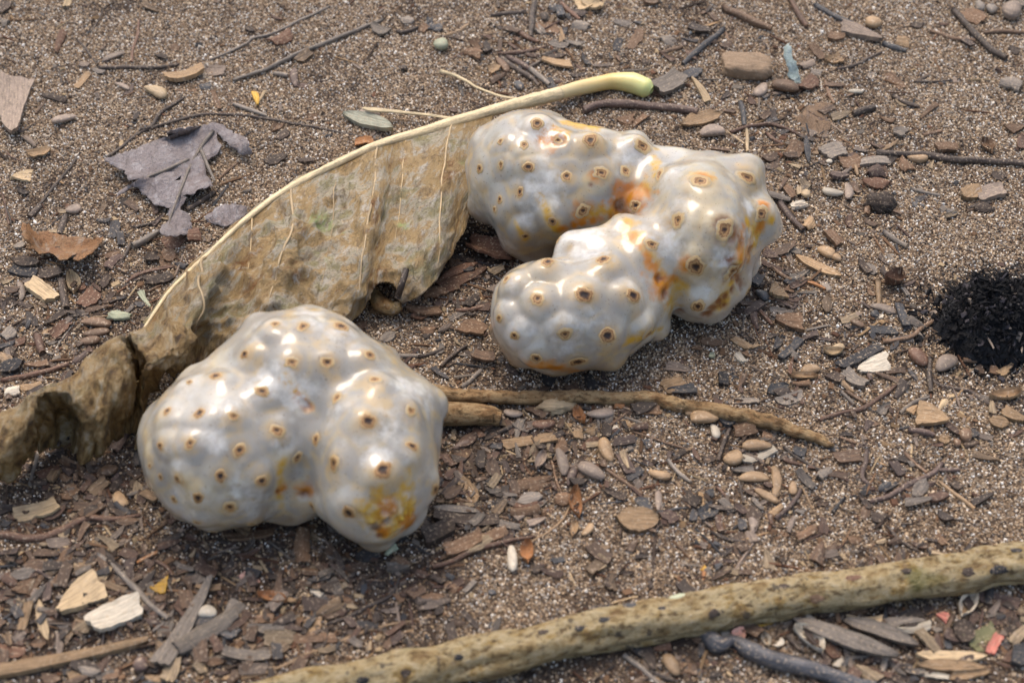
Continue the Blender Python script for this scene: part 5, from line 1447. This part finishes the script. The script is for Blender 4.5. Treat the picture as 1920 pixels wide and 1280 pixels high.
for n_i, line in enumerate(l for l in ITEMS.strip().split('\n')):
    k, cp, col, w, *pp = line.split(); w = float(w); ox, oy, s = CROPS[cp]
    px = [(ox+float(p.split(',')[0])*s, oy+float(p.split(',')[1])*s) for p in pp]; wp = w*s
    mid = np.mean(px, 0); cm = 1/pxcm(*mid)
    lift = -.045+.03*(n_i % 4)
    if k in 'tr':
        rad = max(.035, wp*cm/2); g0 = P(*mid); c = np.array([g0[0], g0[1], 0])
        pts = []
        for (x, y) in px:
            q = P(x, y, rad); pts.append(np.array([q[0], q[1], ground(q[0], q[1])+rad*.75+lift*.6])-c)
        ln = sum(np.linalg.norm(a-b_) for a, b_ in zip(pts, pts[1:]))
        ra = [rad*random.uniform(.75, 1), rad, rad*random.uniform(.9, 1.1), rad*random.uniform(.6, .95)] if k == 't' else [rad*.8, rad, rad*.9, rad*.45]
        t = tube(pts, ra, 9, int(min(44, max(8, ln*7))), wob=min(.10, .045*ln**.6)*(1 if k == 't' else 1.5), rough=.22, seed=n_i)
        o = mesh_obj(KN[k], t[0], t[1], M(col, 'twig'), None, c, uv=t[2])
    else:
        a, b_ = P(*px[0]), P(*px[-1]); d = b_-a; L = np.linalg.norm(d); d /= L; c = (a+b_)/2
        dv = np.array(px[-1])-np.array(px[0]); nn = np.array([-dv[1], dv[0]])/(np.linalg.norm(dv)+1e-6)*wp/2
        e = P(*(mid+nn))-P(*(mid-nn)); W = abs(e[0]*-d[1]+e[1]*d[0])
        if k == 's': W = W*.9; L *= 1.08; lift = max(lift, .0)+.02; V, F, uvs = seed_mesh(L, W, n_i)
        else: V, F, uvs = chip_mesh(L, W, k, n_i)
        tl = rot(0, random.uniform(-5, 5), random.uniform(-9, 9)); V = V@tl.T; V[:, 2] -= V[:, 2].min()
        gz = ground(c[0], c[1])
        V[:, 2] += gz+lift-.02
        o = mesh_obj(KN[k], V, F, M(col, 'seed' if k == 's' else 'wood'), None, (c[0], c[1], 0), uv=uvs, rotz=math.atan2(d[1], d[0]))
    made.append((o, k, col, mid, wp))
# a twig that landed on the leaf
t = tube([P(746,557,1.0), P(754,531,1.5), P(762,505,1.62)], [.10, .11, .09], 9, 12, rough=.15, seed=77)
c = np.mean(t[0], 0); c[2] = 0; o = mesh_obj('twig', t[0]-c, t[1], M('dk', 'twig'), None, c, uv=t[2]); tag(o, 'short dark twig lying on the big dry leaf beside its curled hole', 'twig', KG['t'])
lump('soil_clod', (1652, 376), (.5, .42, .28), M('dk', 'wood'), 'dark fibrous soil clod right of the C-shaped fruit', 'clod', .45, 2.2, 3, 6)
lump('resin_crumb', (1040, 757), (.52, .3, .24), M('lt', 'wood'), 'pale yellow crumbly lump against the long tan stick', 'crumb', .5, 2.6, 3, 12)
ORD = ['nearest', 'second nearest', 'third nearest', 'fourth nearest', 'fifth nearest', 'sixth nearest', 'seventh nearest', 'eighth nearest', 'ninth nearest', 'tenth nearest', 'eleventh nearest', 'twelfth nearest']
byk = {}
for it in made:
    best, dr = where(*it[3]); byk.setdefault((it[1], it[2], best[0], dr), []).append((math.hypot(it[3][0]-best[1], it[3][1]-best[2]), it))
for (k, col, mk, dr), lst in byk.items():
    lst.sort(key=lambda q: q[0])
    for i, (_, it) in enumerate(lst):
        lb = f"{WORD[col]} {KW[k]} {dr} {mk}"
        if len(lst) > 1: lb += ', '+ORD[min(i, 11)]+' of these'
        tag(it[0], lb, KW[k].split()[-1], KG[k])
# ------------------------------------------------------------------ crumbs of bark too small to count
dens_px = [(120,1100,230,1),(350,1140,240,1),(600,1120,230,1),(880,900,150,1),(1000,850,120,.8),(1120,840,150,.6),(1380,860,130,.7),(1650,1200,200,.9),(1250,1240,150,.8),(120,640,170,.6),(900,560,120,.7),(1480,260,120,.6),(1600,300,150,.4),
           (1450,560,110,.6),(1650,640,130,.5),(1000,130,120,.5),(1300,100,150,.35),(300,420,150,.4),(1800,800,160,.3),(1650,900,200,.45),(1300,980,220,.6),(200,930,150,1),(1850,1200,100,.8)]
def litter(x, y):
    a, b_ = px_of((x, y, 0)); v = .06
    for cx, cy, r, s in dens_px: v = max(v, s*math.exp(-((a-cx)**2+(b_-cy)**2)/(r*r)))
    return v
def samp_g():
    while 1:
        x = random.uniform(-23, 23); y = random.uniform(-15, 24)
        if random.random() < litter(x, y)*(1 if in_view(x, y) else .5): return x, y, ground(x, y)+.03
CC = [lin(PAL[k]) for k in ('dk', 'dk', 'br', 'br', 'rd', 'pu', 'bl', 'gr', 'tn', 'gy', 'br', 'rd', 'dk', 'lt')]
def litc(x, y): return random.choice(CC)*random.uniform(.5, 1.15)
q = crumbs(7000, samp_g, .06, .30, litc, .2); o = mesh_obj('bark_crumbs', q[0], q[1], m_crumb, None, smooth=False); color_attr(o, 'col', q[2])
tag(o, 'fine dark bark and leaf crumbs strewn over the sand', 'debris', kind='stuff')
q = crumbs(2600, samp_g, .3, 1.3, litc, .5, tilt=8, thin=(.03, .09)); o = mesh_obj('plant_fibres', q[0], q[1], m_crumb, None, smooth=False); color_attr(o, 'col', q[2])
tag(o, 'thin dry plant fibres strewn over the sand', 'debris', kind='stuff')
# torn bark beyond the flakes that can be told apart: matted litter
m_litter, nt, b = new_mat('matted_bark'); uv = N(nt, 'ShaderNodeUVMap', uv_map='uv').outputs[0]; ca = N(nt, 'ShaderNodeAttribute', attribute_name='col').outputs['Color']
f = tex_noise(nt, uv, 1, 5, .65, (2, 14, 1)); c0 = mixc(nt, mrange(nt, f, .35, .65, .75, 0), ca, (.03, .02, .015)); c0 = mixc(nt, mrange(nt, tex_noise(nt, uv, 9, 3, .6), .57, .66, 0, .7), c0, (.36, .28, .20))
nt.links.new(c0, b.inputs['Base Color']); b.inputs['Roughness'].default_value = .7; bump(nt, b, f, .8, .06)
TPL = [chip_mesh(1.0, random.uniform(.22, .6), 'b' if i % 4 else 'c', 900+i) for i in range(48)]
VV, FF, UU, CQ, base = [], [], [], [], 0
while len(VV) < 2100:
    x = random.uniform(-21, 21); y = random.uniform(-14, 22)
    if random.random() > litter(x, y)**1.7*(1 if in_view(x, y) else .4): continue
    V, F, U_ = random.choice(TPL); L = .22*(3.6)**random.random(); V = (V*[L, L, min(L, .6)])@rot(random.uniform(0, 360), random.uniform(-9, 9), random.uniform(-12, 12)).T
    V = V+[x, y, ground(x, y)+random.uniform(-.03, .05)-V[:, 2].min()]; VV.append(V); FF += [tuple(i+base for i in f_) for f_ in F]; UU.append(np.asarray(U_)*L+random.uniform(0, 50))
    CQ.append(np.tile(litc(x, y), (len(V), 1))); base += len(V)
o = mesh_obj('bark_litter', np.vstack(VV), FF, m_litter, None, uv=np.vstack(UU)); color_attr(o, 'col', np.vstack(CQ)); tag(o, 'matted dark bark litter lying between the larger flakes', 'debris', kind='stuff')
